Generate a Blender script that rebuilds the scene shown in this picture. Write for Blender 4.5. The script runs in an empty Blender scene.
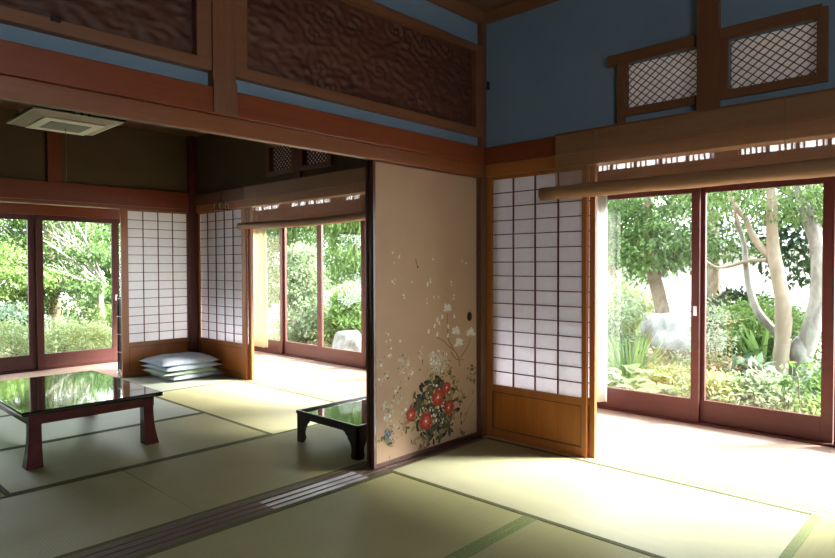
import bpy, bmesh, math, random
import numpy as np
from mathutils import Vector, Matrix, noise

sc = bpy.context.scene
COL = sc.collection
PI = math.pi

# ------------------------------------------------------------------ helpers
def link(name, me, mat=None, parent=None):
    o = bpy.data.objects.new(name, me)
    COL.objects.link(o)
    if mat is not None:
        for m in (mat if isinstance(mat, (list, tuple)) else [mat]):
            me.materials.append(m)
    if parent is not None:
        o.parent = parent
    return o

def tag(o, label=None, cat=None, group=None, kind=None):
    if label: o['label'] = label
    if cat: o['category'] = cat
    if group: o['group'] = group
    if kind: o['kind'] = kind
    return o

def empty(name, loc=(0, 0, 0), rz=0.0):
    o = bpy.data.objects.new(name, None)
    COL.objects.link(o)
    o.location = loc
    o.rotation_euler = (0, 0, rz)
    o.empty_display_size = 0.1
    return o

class MB:
    """collects shapes into one bmesh"""
    def __init__(s):
        s.bm = bmesh.new()
    def box(s, x0, x1, y0, y1, z0, z1, mi=0, bev=0.0):
        vs = [s.bm.verts.new(p) for p in ((x0,y0,z0),(x1,y0,z0),(x1,y1,z0),(x0,y1,z0),(x0,y0,z1),(x1,y0,z1),(x1,y1,z1),(x0,y1,z1))]
        fs = []
        for q in ((0,3,2,1),(4,5,6,7),(0,1,5,4),(1,2,6,5),(2,3,7,6),(3,0,4,7)):
            f = s.bm.faces.new([vs[i] for i in q]); f.material_index = mi; fs.append(f)
        if bev > 0:
            es = set()
            for f in fs: es.update(f.edges)
            bmesh.ops.bevel(s.bm, geom=list(es), offset=bev, segments=2, profile=0.6, affect='EDGES')
        return s
    def hexa(s, pts, mi=0):
        vs = [s.bm.verts.new(p) for p in pts]
        for q in ((0,3,2,1),(4,5,6,7),(0,1,5,4),(1,2,6,5),(2,3,7,6),(3,0,4,7)):
            f = s.bm.faces.new([vs[i] for i in q]); f.material_index = mi
        return s
    def tube(s, pts, rads, n=8, mi=0, cap=True, jit=0.0, rng=None):
        pts = [Vector(p) for p in pts]
        if not isinstance(rads, (list, tuple)): rads = [rads]*len(pts)
        rings = []
        up = None
        for i, p in enumerate(pts):
            d = (pts[min(i+1, len(pts)-1)] - pts[max(i-1, 0)]).normalized()
            if up is None:
                up = Vector((0,0,1)) if abs(d.z) < .9 else Vector((1,0,0))
            a = d.cross(up).normalized(); b = a.cross(d).normalized()
            up = b
            ring = []
            for k in range(n):
                t = 2*PI*k/n
                r = rads[i]*(1 + (rng.uniform(-jit, jit) if rng else 0))
                ring.append(s.bm.verts.new(p + a*math.cos(t)*r + b*math.sin(t)*r))
            rings.append(ring)
        for i in range(len(rings)-1):
            for k in range(n):
                f = s.bm.faces.new((rings[i][k], rings[i][(k+1)%n], rings[i+1][(k+1)%n], rings[i+1][k]))
                f.material_index = mi; f.smooth = True
        if cap:
            f = s.bm.faces.new(rings[0][::-1]); f.material_index = mi
            f = s.bm.faces.new(rings[-1]); f.material_index = mi
        return s
    def poly(s, pts, mi=0):
        f = s.bm.faces.new([s.bm.verts.new(p) for p in pts]); f.material_index = mi
        return s
    def prism(s, prof, axis, a0, a1, mi=0):
        """prof: list of 2D points in the plane normal to axis"""
        def P(u, v, a):
            return {'x': (a, u, v), 'y': (u, a, v), 'z': (u, v, a)}[axis]
        A = [s.bm.verts.new(P(u, v, a0)) for u, v in prof]
        B = [s.bm.verts.new(P(u, v, a1)) for u, v in prof]
        n = len(prof)
        s.bm.faces.new(A[::-1]).material_index = mi
        s.bm.faces.new(B).material_index = mi
        for i in range(n):
            s.bm.faces.new((A[i], A[(i+1)%n], B[(i+1)%n], B[i])).material_index = mi
        return s
    def build(s, name, mat, parent=None, smooth=False, fixn=True):
        if fixn: bmesh.ops.recalc_face_normals(s.bm, faces=s.bm.faces)
        me = bpy.data.meshes.new(name)
        s.bm.to_mesh(me); s.bm.free()
        if smooth:
            me.polygons.foreach_set('use_smooth', [True]*len(me.polygons))
        return link(name, me, mat, parent)

def smooth_path(pts, sub=5):
    P = [Vector(p) for p in pts]
    out = []
    for i in range(len(P)-1):
        p0 = P[max(i-1,0)]; p1 = P[i]; p2 = P[i+1]; p3 = P[min(i+2, len(P)-1)]
        for k in range(sub):
            t = k/sub
            out.append(0.5*((2*p1) + (p2-p0)*t + (2*p0-5*p1+4*p2-p3)*t*t + (3*p1-p0-3*p2+p3)*t**3))
    out.append(P[-1])
    return out

def lerp_r(r, n):
    out = []
    for i in range(n):
        t = i/(n-1)*(len(r)-1); k = min(int(t), len(r)-2)
        out.append(r[k]+(r[k+1]-r[k])*(t-k))
    return out

# ------------------------------------------------------------------ materials
def new_mat(name):
    m = bpy.data.materials.new(name); m.use_nodes = True
    nt = m.node_tree; nt.nodes.clear()
    out = nt.nodes.new('ShaderNodeOutputMaterial')
    return m, nt, out

def principled(nt, out, col, rough=.6, metal=0.0, spec=.5, coat=0.0):
    b = nt.nodes.new('ShaderNodeBsdfPrincipled')
    b.inputs['Base Color'].default_value = (*col, 1)
    b.inputs['Roughness'].default_value = rough
    b.inputs['Metallic'].default_value = metal
    b.inputs['Specular IOR Level'].default_value = spec
    b.inputs['Coat Weight'].default_value = coat
    nt.links.new(b.outputs[0], out.inputs[0])
    return b

def tex_noise(nt, scale=(1,1,1), nscale=5, detail=4, rough=.5, dist=0.0):
    tc = nt.nodes.new('ShaderNodeTexCoord'); mp = nt.nodes.new('ShaderNodeMapping')
    mp.inputs['Scale'].default_value = scale
    nt.links.new(tc.outputs['Object'], mp.inputs[0])
    n = nt.nodes.new('ShaderNodeTexNoise')
    n.inputs['Scale'].default_value = nscale; n.inputs['Detail'].default_value = detail
    n.inputs['Roughness'].default_value = rough; n.inputs['Distortion'].default_value = dist
    nt.links.new(mp.outputs[0], n.inputs['Vector'])
    return n, mp

def ramp(nt, fac, stops):
    r = nt.nodes.new('ShaderNodeValToRGB')
    e = r.color_ramp.elements
    while len(e) < len(stops): e.new(0.5)
    for i, (p, c) in enumerate(stops):
        e[i].position = p; e[i].color = (*c, 1)
    nt.links.new(fac, r.inputs[0])
    return r

def bump(nt, b, h, strength=.2, dist=.01):
    bp = nt.nodes.new('ShaderNodeBump')
    bp.inputs['Strength'].default_value = strength; bp.inputs['Distance'].default_value = dist
    nt.links.new(h, bp.inputs['Height']); nt.links.new(bp.outputs[0], b.inputs['Normal'])

def mat_plain(name, col, rough=.6, metal=0.0, spec=.5, var=.12, coat=0.0, nscale=12):
    m, nt, out = new_mat(name)
    b = principled(nt, out, col, rough, metal, spec, coat)
    n, _ = tex_noise(nt, nscale=nscale)
    r = ramp(nt, n.outputs[0], [(.3, tuple(c*(1-var) for c in col)), (.7, tuple(min(1, c*(1+var)) for c in col))])
    nt.links.new(r.outputs[0], b.inputs['Base Color'])
    return m

_wood = {}
def wood(kind, axis):
    key = (kind, axis)
    if key in _wood: return _wood[key]
    pal = {
        'beam':  ((.14,.030,.009), (.20,.048,.014), .34),
        'kamoi': ((.155,.045,.013), (.22,.072,.021), .42),
        'frame': ((.12,.045,.019), (.17,.07,.03), .5),
        'post':  ((.10,.042,.022), (.15,.065,.034), .5),
        'orange':((.27,.09,.022), (.38,.14,.038), .38),
        'board': ((.28,.085,.014), (.40,.135,.026), .35),
        'door':  ((.055,.009,.007), (.085,.014,.010), .5),
        'doorl': ((.08,.02,.015), (.11,.032,.022), .45),
        'ceil':  ((.10,.05,.03), (.16,.08,.045), .55),
        'dark':  ((.07,.03,.02), (.11,.045,.028), .4),
        'floor': ((.45,.29,.21), (.58,.40,.30), .2),
        'sill':  ((.055,.032,.022), (.085,.05,.036), .5),
        'carve': ((.04,.012,.006), (.085,.024,.010), .6),
        'reed':  ((.25,.135,.065), (.36,.205,.105), .55),
    }[kind]
    m, nt, out = new_mat('wood_%s_%s' % (kind, axis))
    b = principled(nt, out, pal[0], pal[2])
    s = {'x': (.6, 9, 9), 'y': (9, .6, 9), 'z': (9, 9, .6)}[axis]
    n, mp = tex_noise(nt, s, 3.0, 6, .6, .6)
    n2, _ = tex_noise(nt, tuple(v*4 for v in s), 5, 3, .6)
    mx = nt.nodes.new('ShaderNodeMix'); mx.data_type = 'FLOAT'
    mx.inputs[0].default_value = .4
    nt.links.new(n.outputs[0], mx.inputs[2]); nt.links.new(n2.outputs[0], mx.inputs[3])
    r = ramp(nt, mx.outputs[0], [(.32, pal[0]), (.66, pal[1])])
    nt.links.new(r.outputs[0], b.inputs['Base Color'])
    bump(nt, b, mx.outputs[0], .12, .004)
    _wood[key] = m
    return m

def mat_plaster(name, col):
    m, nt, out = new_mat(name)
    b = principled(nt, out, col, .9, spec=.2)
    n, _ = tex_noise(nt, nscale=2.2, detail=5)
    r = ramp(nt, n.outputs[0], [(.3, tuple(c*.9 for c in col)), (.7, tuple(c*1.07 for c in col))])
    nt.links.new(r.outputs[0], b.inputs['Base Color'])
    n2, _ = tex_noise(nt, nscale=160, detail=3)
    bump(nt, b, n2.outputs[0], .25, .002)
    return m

def mat_tatami(name, col, axis):
    # reeds run across the mat; axis = direction along which the weave repeats
    m, nt, out = new_mat(name)
    b = principled(nt, out, col, .46, spec=.5)
    b.inputs['Anisotropic'].default_value = .85
    cx_ = nt.nodes.new('ShaderNodeCombineXYZ'); cx_.inputs[0 if axis == 'x' else 1].default_value = 1.0
    nt.links.new(cx_.outputs[0], b.inputs['Tangent'])
    n, _ = tex_noise(nt, nscale=1.7, detail=6, rough=.6)
    sc_ = (3, 260, 1) if axis == 'x' else (260, 3, 1)
    n2, _ = tex_noise(nt, sc_, 1.0, 2)
    mx = nt.nodes.new('ShaderNodeMix'); mx.data_type = 'FLOAT'; mx.inputs[0].default_value = .45
    nt.links.new(n.outputs[0], mx.inputs[2]); nt.links.new(n2.outputs[0], mx.inputs[3])
    r = ramp(nt, mx.outputs[0], [(.3, tuple(c*.84 for c in col)), (.7, tuple(min(1,c*1.12) for c in col))])
    nt.links.new(r.outputs[0], b.inputs['Base Color'])
    tc = nt.nodes.new('ShaderNodeTexCoord')
    w = nt.nodes.new('ShaderNodeTexWave'); w.bands_direction = 'X' if axis == 'x' else 'Y'
    w.inputs['Scale'].default_value = 22
    nt.links.new(tc.outputs['Object'], w.inputs[0])
    bump(nt, b, w.outputs[0], .18, .002)
    return m

def mat_border(name, col):
    m, nt, out = new_mat(name)
    b = principled(nt, out, col, .7, spec=.3)
    n, _ = tex_noise(nt, nscale=120, detail=2)
    r = ramp(nt, n.outputs[0], [(.35, tuple(c*.7 for c in col)), (.65, tuple(c*1.25 for c in col))])
    nt.links.new(r.outputs[0], b.inputs['Base Color'])
    return m

def mat_translucent(name, col, tr=.5, rough=.8):
    m, nt, out = new_mat(name)
    d = nt.nodes.new('ShaderNodeBsdfDiffuse'); d.inputs[0].default_value = (*col, 1)
    t = nt.nodes.new('ShaderNodeBsdfTranslucent'); t.inputs[0].default_value = (*col, 1)
    x = nt.nodes.new('ShaderNodeMixShader'); x.inputs[0].default_value = tr
    n, _ = tex_noise(nt, nscale=30, detail=4)
    r = ramp(nt, n.outputs[0], [(.3, tuple(c*.95 for c in col)), (.7, col)])
    nt.links.new(r.outputs[0], d.inputs[0]); nt.links.new(r.outputs[0], t.inputs[0])
    nt.links.new(d.outputs[0], x.inputs[1]); nt.links.new(t.outputs[0], x.inputs[2])
    nt.links.new(x.outputs[0], out.inputs[0])
    return m

def mat_glass(name):
    m, nt, out = new_mat(name)
    t = nt.nodes.new('ShaderNodeBsdfTransparent'); t.inputs[0].default_value = (.97, .98, .975, 1)
    g = nt.nodes.new('ShaderNodeBsdfGlossy'); g.inputs['Roughness'].default_value = .01
    lw = nt.nodes.new('ShaderNodeLayerWeight'); lw.inputs[0].default_value = .5
    pw = nt.nodes.new('ShaderNodeMath'); pw.operation = 'POWER'; pw.inputs[1].default_value = 5
    ml = nt.nodes.new('ShaderNodeMath'); ml.operation = 'MULTIPLY_ADD'; ml.inputs[1].default_value = .7; ml.inputs[2].default_value = .035
    nt.links.new(lw.outputs['Facing'], pw.inputs[0]); nt.links.new(pw.outputs[0], ml.inputs[0])
    x = nt.nodes.new('ShaderNodeMixShader')
    nt.links.new(ml.outputs[0], x.inputs[0]); nt.links.new(t.outputs[0], x.inputs[1]); nt.links.new(g.outputs[0], x.inputs[2])
    nt.links.new(x.outputs[0], out.inputs[0])
    return m

def mat_leaf(name, c1, c2, tr=.35):
    m, nt, out = new_mat(name)
    g = nt.nodes.new('ShaderNodeNewGeometry')
    gr = lambda c, k: tuple((v*.86+(c[0]+c[1]+c[2])/3*.14)*k for v in c); c1 = gr(c1, .68); c2 = gr(c2, .74)
    r = ramp(nt, g.outputs['Random Per Island'], [(0, c1), (1, c2)])
    d = nt.nodes.new('ShaderNodeBsdfPrincipled'); d.inputs['Roughness'].default_value = .5
    d.inputs['Specular IOR Level'].default_value = .35
    t = nt.nodes.new('ShaderNodeBsdfTranslucent')
    x = nt.nodes.new('ShaderNodeMixShader'); x.inputs[0].default_value = tr
    nt.links.new(r.outputs[0], d.inputs['Base Color']); nt.links.new(r.outputs[0], t.inputs[0])
    nt.links.new(d.outputs[0], x.inputs[1]); nt.links.new(t.outputs[0], x.inputs[2])
    nt.links.new(x.outputs[0], out.inputs[0])
    return m

def mat_bark(name, c1, c2, scale=8):
    m, nt, out = new_mat(name)
    b = principled(nt, out, c1, .8, spec=.2)
    n, _ = tex_noise(nt, (1,1,.5), scale, 6, .65, .4)
    r = ramp(nt, n.outputs[0], [(.35, c1), (.62, c2)])
    nt.links.new(r.outputs[0], b.inputs['Base Color'])
    bump(nt, b, n.outputs[0], .5, .01)
    return m

M = dict(
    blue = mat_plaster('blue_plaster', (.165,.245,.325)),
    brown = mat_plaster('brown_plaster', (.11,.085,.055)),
    paper = mat_translucent('shoji_paper', (.89,.885,.92), .55),
    glass = mat_glass('window_glass'),
    frost = mat_translucent('transom_paper', (.85,.85,.88), .6),
    fusuma = mat_plain('fusuma_paper', (.38,.262,.175), .75, spec=.2, var=.05, nscale=4),
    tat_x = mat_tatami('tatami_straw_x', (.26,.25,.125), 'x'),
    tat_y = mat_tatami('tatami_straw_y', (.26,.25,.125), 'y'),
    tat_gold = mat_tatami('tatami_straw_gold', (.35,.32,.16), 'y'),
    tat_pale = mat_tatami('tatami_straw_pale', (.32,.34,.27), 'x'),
    border = mat_border('tatami_border_dark', (.07,.075,.03)),
    border_g = mat_border('tatami_border_green', (.14,.17,.06)),
    black = mat_plain('black_lacquer', (.012,.010,.010), .06, spec=1.0, var=.1, coat=.6),
    blackm = mat_plain('black_lacquer_matt', (.013,.012,.013), .28, var=.2),
    red = mat_plain('red_brown_lacquer', (.085,.014,.014), .22, var=.2),
    frameblk = mat_plain('fusuma_frame_lacquer', (.075,.028,.02), .3, var=.2),
    metal = mat_plain('dull_metal', (.6,.6,.62), .3, 1.0),
    darkmetal = mat_plain('dark_metal', (.03,.028,.028), .4, .8),
    sheen_shelf = mat_plain('sill_sheen_and_shelf_grey', (.38,.38,.42), .25, spec=.6),  # painted reflection strips on the threshold; also the rack shelves
    white = mat_plain('white_enamel', (.72,.72,.66), .5, var=.04),
    shade = mat_plain('lamp_shade_grey', (.36,.33,.29), .6, var=.05),
    grey = mat_plain('grey_plate', (.09,.095,.095), .5),
    cushion = mat_plain('blue_grey_cotton', (.30,.345,.40), .9, spec=.1, var=.1, nscale=30),
    cushion_g = mat_plain('green_grey_cotton', (.27,.33,.24), .9, spec=.1, var=.1, nscale=30),
    curtain = mat_translucent('white_curtain', (.86,.86,.84), .5),
    curtain_c = mat_translucent('cream_curtain', (.82,.77,.60), .5),
    soil = mat_bark('garden_soil', (.10,.085,.06), (.22,.20,.14), 6),
    rock = mat_bark('garden_rock', (.13,.13,.12), (.28,.28,.26), 7),
    bark = mat_bark('tree_bark', (.12,.09,.06), (.24,.19,.13), 12),
    bark_p = mat_bark('pale_smooth_bark', (.20,.165,.12), (.32,.27,.20), 5),
    bark_l = mat_bark('lichen_bark', (.15,.145,.125), (.32,.32,.29), 9),
    housew = mat_plaster('house_plaster', (.82,.82,.80)),
    roof = mat_plain('roof_tile', (.20,.21,.23), .6),
    gravel = mat_bark('gravel', (.35,.34,.32), (.6,.6,.58), 60),
    rope = mat_plain('cord', (.25,.17,.09), .8),
)
G_ = dict(
    mid = mat_leaf('leaf_mid_green', (.07,.17,.03), (.20,.34,.08)),
    bright = mat_leaf('leaf_bright_green', (.15,.30,.05), (.34,.50,.12), .45),
    dark = mat_leaf('leaf_dark_green', (.020,.06,.022), (.07,.15,.05), .2),
    pale = mat_leaf('leaf_pale_green', (.25,.36,.17), (.48,.58,.32), .4),
    blue = mat_leaf('leaf_grey_green', (.14,.26,.16), (.30,.42,.28), .3),
    lime = mat_leaf('leaf_lime', (.34,.46,.12), (.60,.68,.30), .45),
    orange = mat_leaf('petal_orange', (.75,.30,.03), (.85,.5,.05), .3),
    brown = mat_leaf('leaf_bronze', (.28,.16,.08), (.42,.26,.14), .3),
)

# ------------------------------------------------------------------ room shell
XL, YB, YF = -4.2, 4.05, -4.1       # left wall, back wall, wall behind the camera
XO, YO = 1.31, 5.28                 # outer glass walls of the veranda
CZ = 2.77
def S(mb, name, mat, label, cat):
    return tag(mb.build(name, mat), label, cat, kind='structure')

# base slab beneath mats and veranda boards
S(MB().box(XL-.1, XO+.12, YF-.1, YO+.12, -.30, -.06), 'floor', M['soil'], 'foundation slab beneath mats and veranda', 'floor')

def boards_floor(x0, x1, y0, y1, along, mats, name, label):
    mb = MB(); w = .118
    if along == 'y':
        n = round((x1-x0)/w); w = (x1-x0)/n
        for i in range(n): mb.box(x0+i*w+.0006, x0+(i+1)*w-.0006, y0, y1, -.06, -.002, bev=.001)
    else:
        n = round((y1-y0)/w); w = (y1-y0)/n
        for i in range(n): mb.box(x0, x1, y0+i*w+.0006, y0+(i+1)*w-.0006, -.06, -.002, bev=.001)
    return S(mb, name, mats, label, 'floor')
boards_floor(.1, XO+.02, YF, YO, 'y', wood('floor','y'), 'floor_veranda', 'polished plank veranda floor between the mats and the garden doors on the right')
boards_floor(XL, .1, YB+.1, YO, 'x', wood('floor','x'), 'floor_veranda_back', 'polished plank veranda floor in front of the far left garden doors')

def sill(name, axis, a0, a1, b0, b1, label, strips=None):
    """grooved threshold; axis = its long direction; b = across"""
    mb = MB(); w = b1-b0
    g = [.18, .27, .44, .53, .70, .79]
    cuts = [0]+g+[1]
    for i in range(len(cuts)-1):
        top = -.0015 if i % 2 == 0 else -.006
        c0, c1 = b0+w*cuts[i], b0+w*cuts[i+1]
        if axis == 'x': mb.box(a0, a1, c0, c1, -.05, top)
        else: mb.box(c0, c1, a0, a1, -.05, top)
    return S(mb, name, wood('sill' if axis == 'x' else 'floor', axis), label, 'sill')
sill('trim_1', 'x', XL, -.06, -.08, .12, 'dark grooved wooden threshold between the two rooms')
sill('trim_2', 'y', YF, YB, -.045, .10, 'pale grooved threshold between the mats and the right veranda')
sill('trim_3', 'x', XL, -.1, YB, YB+.1, 'grooved threshold at the far end of the back room')
# pale strips that paint the bright opening's reflection on the threshold
mb = MB()
for y0, y1 in ((-.072,-.045), (-.026,.006), (.026,.058)):
    mb.box(-1.72, -1.115, y0, y1, -.0012, -.0006)
tag(mb.build('trim_4', M['sheen_shelf'], None), 'pale grey painted reflection on the threshold beside the painted door', 'trim', kind='structure')

# ---- partition y=0 (front: blue; back: brown)
mb = MB()
for z0, z1 in ((1.80,2.012),(2.608,CZ+.06)): mb.box(XL, 0.0, .0, .04, z0, z1)
mb.box(-.05, .0, .0, .04, 2.0, 2.62)
S(mb, 'wall_partition_front', M['blue'], 'blue plaster bands above and below the carved panels', 'wall')
mb = MB()
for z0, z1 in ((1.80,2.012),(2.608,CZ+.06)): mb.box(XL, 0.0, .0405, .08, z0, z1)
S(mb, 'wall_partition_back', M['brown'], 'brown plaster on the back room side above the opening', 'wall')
# nageshi and kamoi along the opening
S(MB().box(XL, -.055, -.05, -.001, 1.825, 1.942, bev=.004), 'trim_5', wood('beam','x'), 'long red-brown rail above the opening and the painted door', 'beam')
S(MB().box(XL, -.055, -.038, -.0085, 1.744, 1.8245, bev=.006), 'trim_6', wood('kamoi','x'), 'lighter grooved head beam just above the painted door', 'beam')
mb = MB(); mb.box(XL, -.055, -.008, .066, 1.764, 1.799)
for y0, y1 in ((-.008,-.005),(.027,.036)): mb.box(XL, -.055, y0, y1, 1.753, 1.7635)
S(mb, 'trim_33', wood('dark','x'), 'grooved underside of the head beam above the opening, its shade painted dark', 'beam')  # darker wood puts the unlit underside's shade into the colour
S(MB().box(XL, -.0, .0805, .115, 1.826, 1.93, bev=.003), 'trim_7', wood('dark','x'), 'rail on the back room side of the opening', 'beam')
# ---- right wall x=0 : upper blue wall with lattice windows
def wall_x_with_holes(name, x0, x1, y0, y1, z0, z1, holes, mat, label):
    mb = MB(); ys = sorted({y0, y1, *[h[0] for h in holes], *[h[1] for h in holes]})
    for a, b in zip(ys[:-1], ys[1:]):
        m = (a+b)/2
        hs = [h for h in holes if h[0] < m < h[1]]
        if not hs: mb.box(x0, x1, a, b, z0, z1)
        else:
            h = hs[0]; mb.box(x0, x1, a, b, z0, h[2]); mb.box(x0, x1, a, b, h[3], z1)
    return S(mb, name, mat, label, 'wall')
LZ0, LZ1 = 2.035, 2.288
FH = [(-1.401,-1.017,LZ0,LZ1), (-1.942,-1.561,LZ0,LZ1), (-3.15,-2.77,LZ0,LZ1), (-3.72,-3.34,LZ0,LZ1)]
BH = [(2.168,2.533,LZ0+.02,LZ1), (1.64,2.0,LZ0+.02,LZ1)]
wall_x_with_holes('wall_right_front', 0, .04, YF, -.0, 1.80, CZ+.06, FH, M['blue'], 'blue plaster wall above the paper screen and the right opening')
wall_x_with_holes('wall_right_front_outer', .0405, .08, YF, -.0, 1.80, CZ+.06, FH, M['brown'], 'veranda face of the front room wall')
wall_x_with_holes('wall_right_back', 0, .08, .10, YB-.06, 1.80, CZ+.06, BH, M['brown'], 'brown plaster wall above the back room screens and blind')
# nageshi/kamoi right wall
S(MB().box(-.035, -.001, YF, -.04, 1.825, 1.942, bev=.004), 'trim_8', wood('beam','y'), 'red-brown rail above the paper screen and the large bamboo blind', 'beam')
S(MB().box(-.022, .10, YF, -.04, 1.748, 1.8245, bev=.004), 'trim_9', wood('orange','y'), 'head beam over the paper screen of the front room', 'beam')
S(MB().box(-.035, -.001, .12, YB-.06, 1.825, 1.945, bev=.004), 'trim_10', wood('post','y'), 'dark rail above the back room screens and the smaller blind', 'beam')
S(MB().box(-.022, .10, .12, YB-.06, 1.75, 1.8245, bev=.004), 'trim_11', wood('orange','y'), 'head beam over the back room opening to the veranda', 'beam')
# back wall
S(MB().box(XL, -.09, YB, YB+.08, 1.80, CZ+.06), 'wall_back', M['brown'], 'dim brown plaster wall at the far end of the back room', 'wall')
S(MB().box(XL, -.09, YB-.035, YB-.001, 1.786, 1.965, bev=.004), 'trim_12', wood('beam','x'), 'red-brown rail across the far wall above the left garden doors', 'beam')
S(MB().box(XL, -.09, YB-.02, YB+.10, 1.75, 1.7855, bev=.003), 'trim_13', wood('kamoi','x'), 'thin head beam under the far rail', 'beam')
S(MB().box(-1.487, -1.362, YB-.03, YB-.001, 1.966, 2.60, bev=.003), 'trim_14', wood('beam','z'), 'short upright on the far wall under the ceiling lamp', 'post')
# posts
S(MB().box(-.054, .062, -.034, .084, -.06, CZ+.06, bev=.004), 'trim_15', wood('post','z'), 'corner post between the painted door and the paper screen', 'post')
S(MB().box(-.088, .04, YB-.055, YB+.06, -.06, 2.62, bev=.004), 'trim_16', wood('door','z'), 'dark corner post behind the stack of cushions', 'post')
S(MB().box(-2.0, -1.885, -.058, -.0505, 1.83, 1.975, bev=.002), 'trim_17', wood('frame','z'), 'upright foot lapped over the long rail', 'post')
S(MB().box(-2.0, -1.885, -.049, -.002, 1.943, CZ+.05, bev=.004), 'trim_18', wood('frame','z'), 'upright between the two carved panels', 'post')
S(MB().box(-.05, -.002, -1.52, -1.417, 1.943, CZ+.05, bev=.004), 'trim_19', wood('frame','z'), 'brown upright between the two white lattice windows', 'post')
# ceilings
mb = MB()
for i in range(12):
    mb.box(XL, 0, YF+i*.342, YF+(i+1)*.342-.004, CZ+.06, CZ+.08)
S(mb, 'ceiling', wood('ceil','x'), 'dark board ceiling of the front room', 'ceiling')
mb = MB()
for i in range(8): mb.box(XL+i*.6, XL+i*.6+.03, YF, 0, CZ+.035, CZ+.0595)
S(mb, 'trim_20', wood('ceil','y'), 'slender battens beneath the front ceiling boards', 'ceiling batten')
S(MB().prism([(0.0,CZ-.0),(0.0,CZ+.06),(-.075,CZ+.06),(-.075,CZ+.045),(-.02,CZ)], 'x', XL, -.0), 'trim_21', wood('frame','x'), 'ceiling moulding above the carved panels', 'cornice')
mb = MB(); mb.bm.free(); mb = MB()
mb.prism([(0.0,CZ-.0),(0.0,CZ+.06),(-.075,CZ+.06),(-.075,CZ+.045),(-.02,CZ)], 'y', YF, -.0)
S(mb, 'trim_22', wood('frame','y'), 'ceiling moulding above the blue wall on the right', 'cornice')
S(MB().box(XL, 0, .08, YB, 2.60, 2.66), 'ceiling_back_room', wood('ceil','y'), 'dark ceiling of the back room', 'ceiling')
S(MB().box(.08, XO+.45, YF, YO+.45, 2.50, 2.56), 'ceiling_veranda', wood('kamoi','y'), 'veranda ceiling with added unseen eave on the right', 'ceiling')  # overhang past the doors is unseen, added to block high sky light
S(MB().box(XL, .0795, YB+.08, YO+.45, 2.50, 2.56), 'ceiling_veranda_back', wood('kamoi','x'), 'veranda ceiling with added unseen eave at the far left', 'ceiling')  # same unseen overhang, added against the high sky
# enclosing walls not in view
S(MB().box(XL-.1, XL, YF, YO, -.06, 2.9), 'wall_left', M['brown'], 'plaster wall on the left side outside the frame', 'wall')

# outer wall behind the camera with garden doors
def door_panel(name, axis, c, a0, a1, z0, z1, st0, st1, rail_b, rail_t, label, pull=None, mat='door', th=.03):
    """glazed sliding door in the plane axis=c, spanning a0..a1"""
    mb = MB()
    def bx(u0, u1, v0, v1, bev=.003):
        if axis == 'x': mb.box(c-th/2, c+th/2, u0, u1, v0, v1, bev=bev)
        else: mb.box(u0, u1, c-th/2, c+th/2, v0, v1, bev=bev)
    bx(a0, a0+st0, z0, z1); bx(a1-st1, a1, z0, z1)
    bx(a0+st0, a1-st1, z0, z0+rail_b); bx(a0+st0, a1-st1, z1-rail_t, z1)
    o = mb.build(name, wood(mat, 'y' if axis == 'x' else 'x'))
    tag(o, label, 'glass door', kind='structure')
    g = MB()
    if axis == 'x': g.box(c-.002, c+.002, a0+st0, a1-st1, z0+rail_b, z1-rail_t)
    else: g.box(a0+st0, a1-st1, c-.002, c+.002, z0+rail_b, z1-rail_t)
    g.build('glass_pane', M['glass'], o)
    if pull:
        u, v = pull; p = MB()
        if axis == 'x': p.box(c-th/2-.006, c-th/2-.0005, u-.014, u+.014, v-.035, v+.035, bev=.003)
        else: p.box(u-.014, u+.014, c-th/2-.006, c-th/2-.0005, v-.035, v+.035, bev=.003)
        p.build('finger_pull', M['metal'], o)
    return o
DZ0, DZ1 = .012, 1.735
RB, RT = .162, .06
door_panel('door_1', 'x', XO-.018, -.985, -.10, DZ0, DZ1, .058, .06, RB, RT, 'garden door left of the two in the right opening, partly behind the white curtain', (-.957,.82))
door_panel('door_2', 'x', XO+.018, -1.80, -.945, DZ0, DZ1, .068, .068, RB-.004, RT, 'garden door at the right edge, filled by the forked tree')
door_panel('door_3', 'x', XO-.018, -2.69, -1.81, DZ0, DZ1, .06, .06, RB, RT, 'garden door beyond the right edge of view')
door_panel('door_4', 'x', XO+.018, -3.6, -2.66, DZ0, DZ1, .06, .06, RB, RT, 'garden door near the wall behind the viewer')
door_panel('door_5', 'x', XO+.018, -.13, .80, DZ0, DZ1, .06, .06, RB, RT, 'garden door hidden behind the front paper screen')
door_panel('door_6', 'x', XO-.018, .77, 1.70, DZ0, DZ1, .06, .06, RB, RT, 'garden door hidden behind the painted door')
door_panel('door_7', 'x', XO+.018, 1.67, 2.60, DZ0, DZ1, .06, .06, RB, RT, 'garden door between the two openings')
door_panel('door_8', 'x', XO-.018, 2.655, 3.475, DZ0, DZ1, .036, .068, RB, RT, 'garden door with the boulder behind its glass, next to the painted door', mat='doorl')
door_panel('door_9', 'x', XO+.018, 3.478, 4.285, DZ0, DZ1, .067, .068, RB, RT, 'middle garden door seen through the back room opening', mat='doorl')
door_panel('door_10', 'x', XO-.018, 4.25, 5.14, DZ0, DZ1, .035, .06, RB, RT, 'garden door beside the cream curtain at the veranda corner', mat='doorl')
door_panel('door_11', 'y', YO-.018, -1.263, -.372, DZ0, DZ1, .07, .085, RB, RT, 'left garden door seen beside the paper screen, with the clipped hedge behind', (-.412,.78))
door_panel('door_12', 'y', YO+.018, -2.16, -1.19, DZ0, DZ1, .07, .145, RB, RT, 'garden door cut by the left edge of the picture')
door_panel('door_13', 'y', YO+.018, -.405, .46, DZ0, DZ1, .035, .07, RB, RT, 'garden door behind the far paper screen')
door_panel('door_14', 'y', YO-.018, .43, 1.22, DZ0, DZ1, .06, .06, RB, RT, 'garden door at the far veranda corner')
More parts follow.
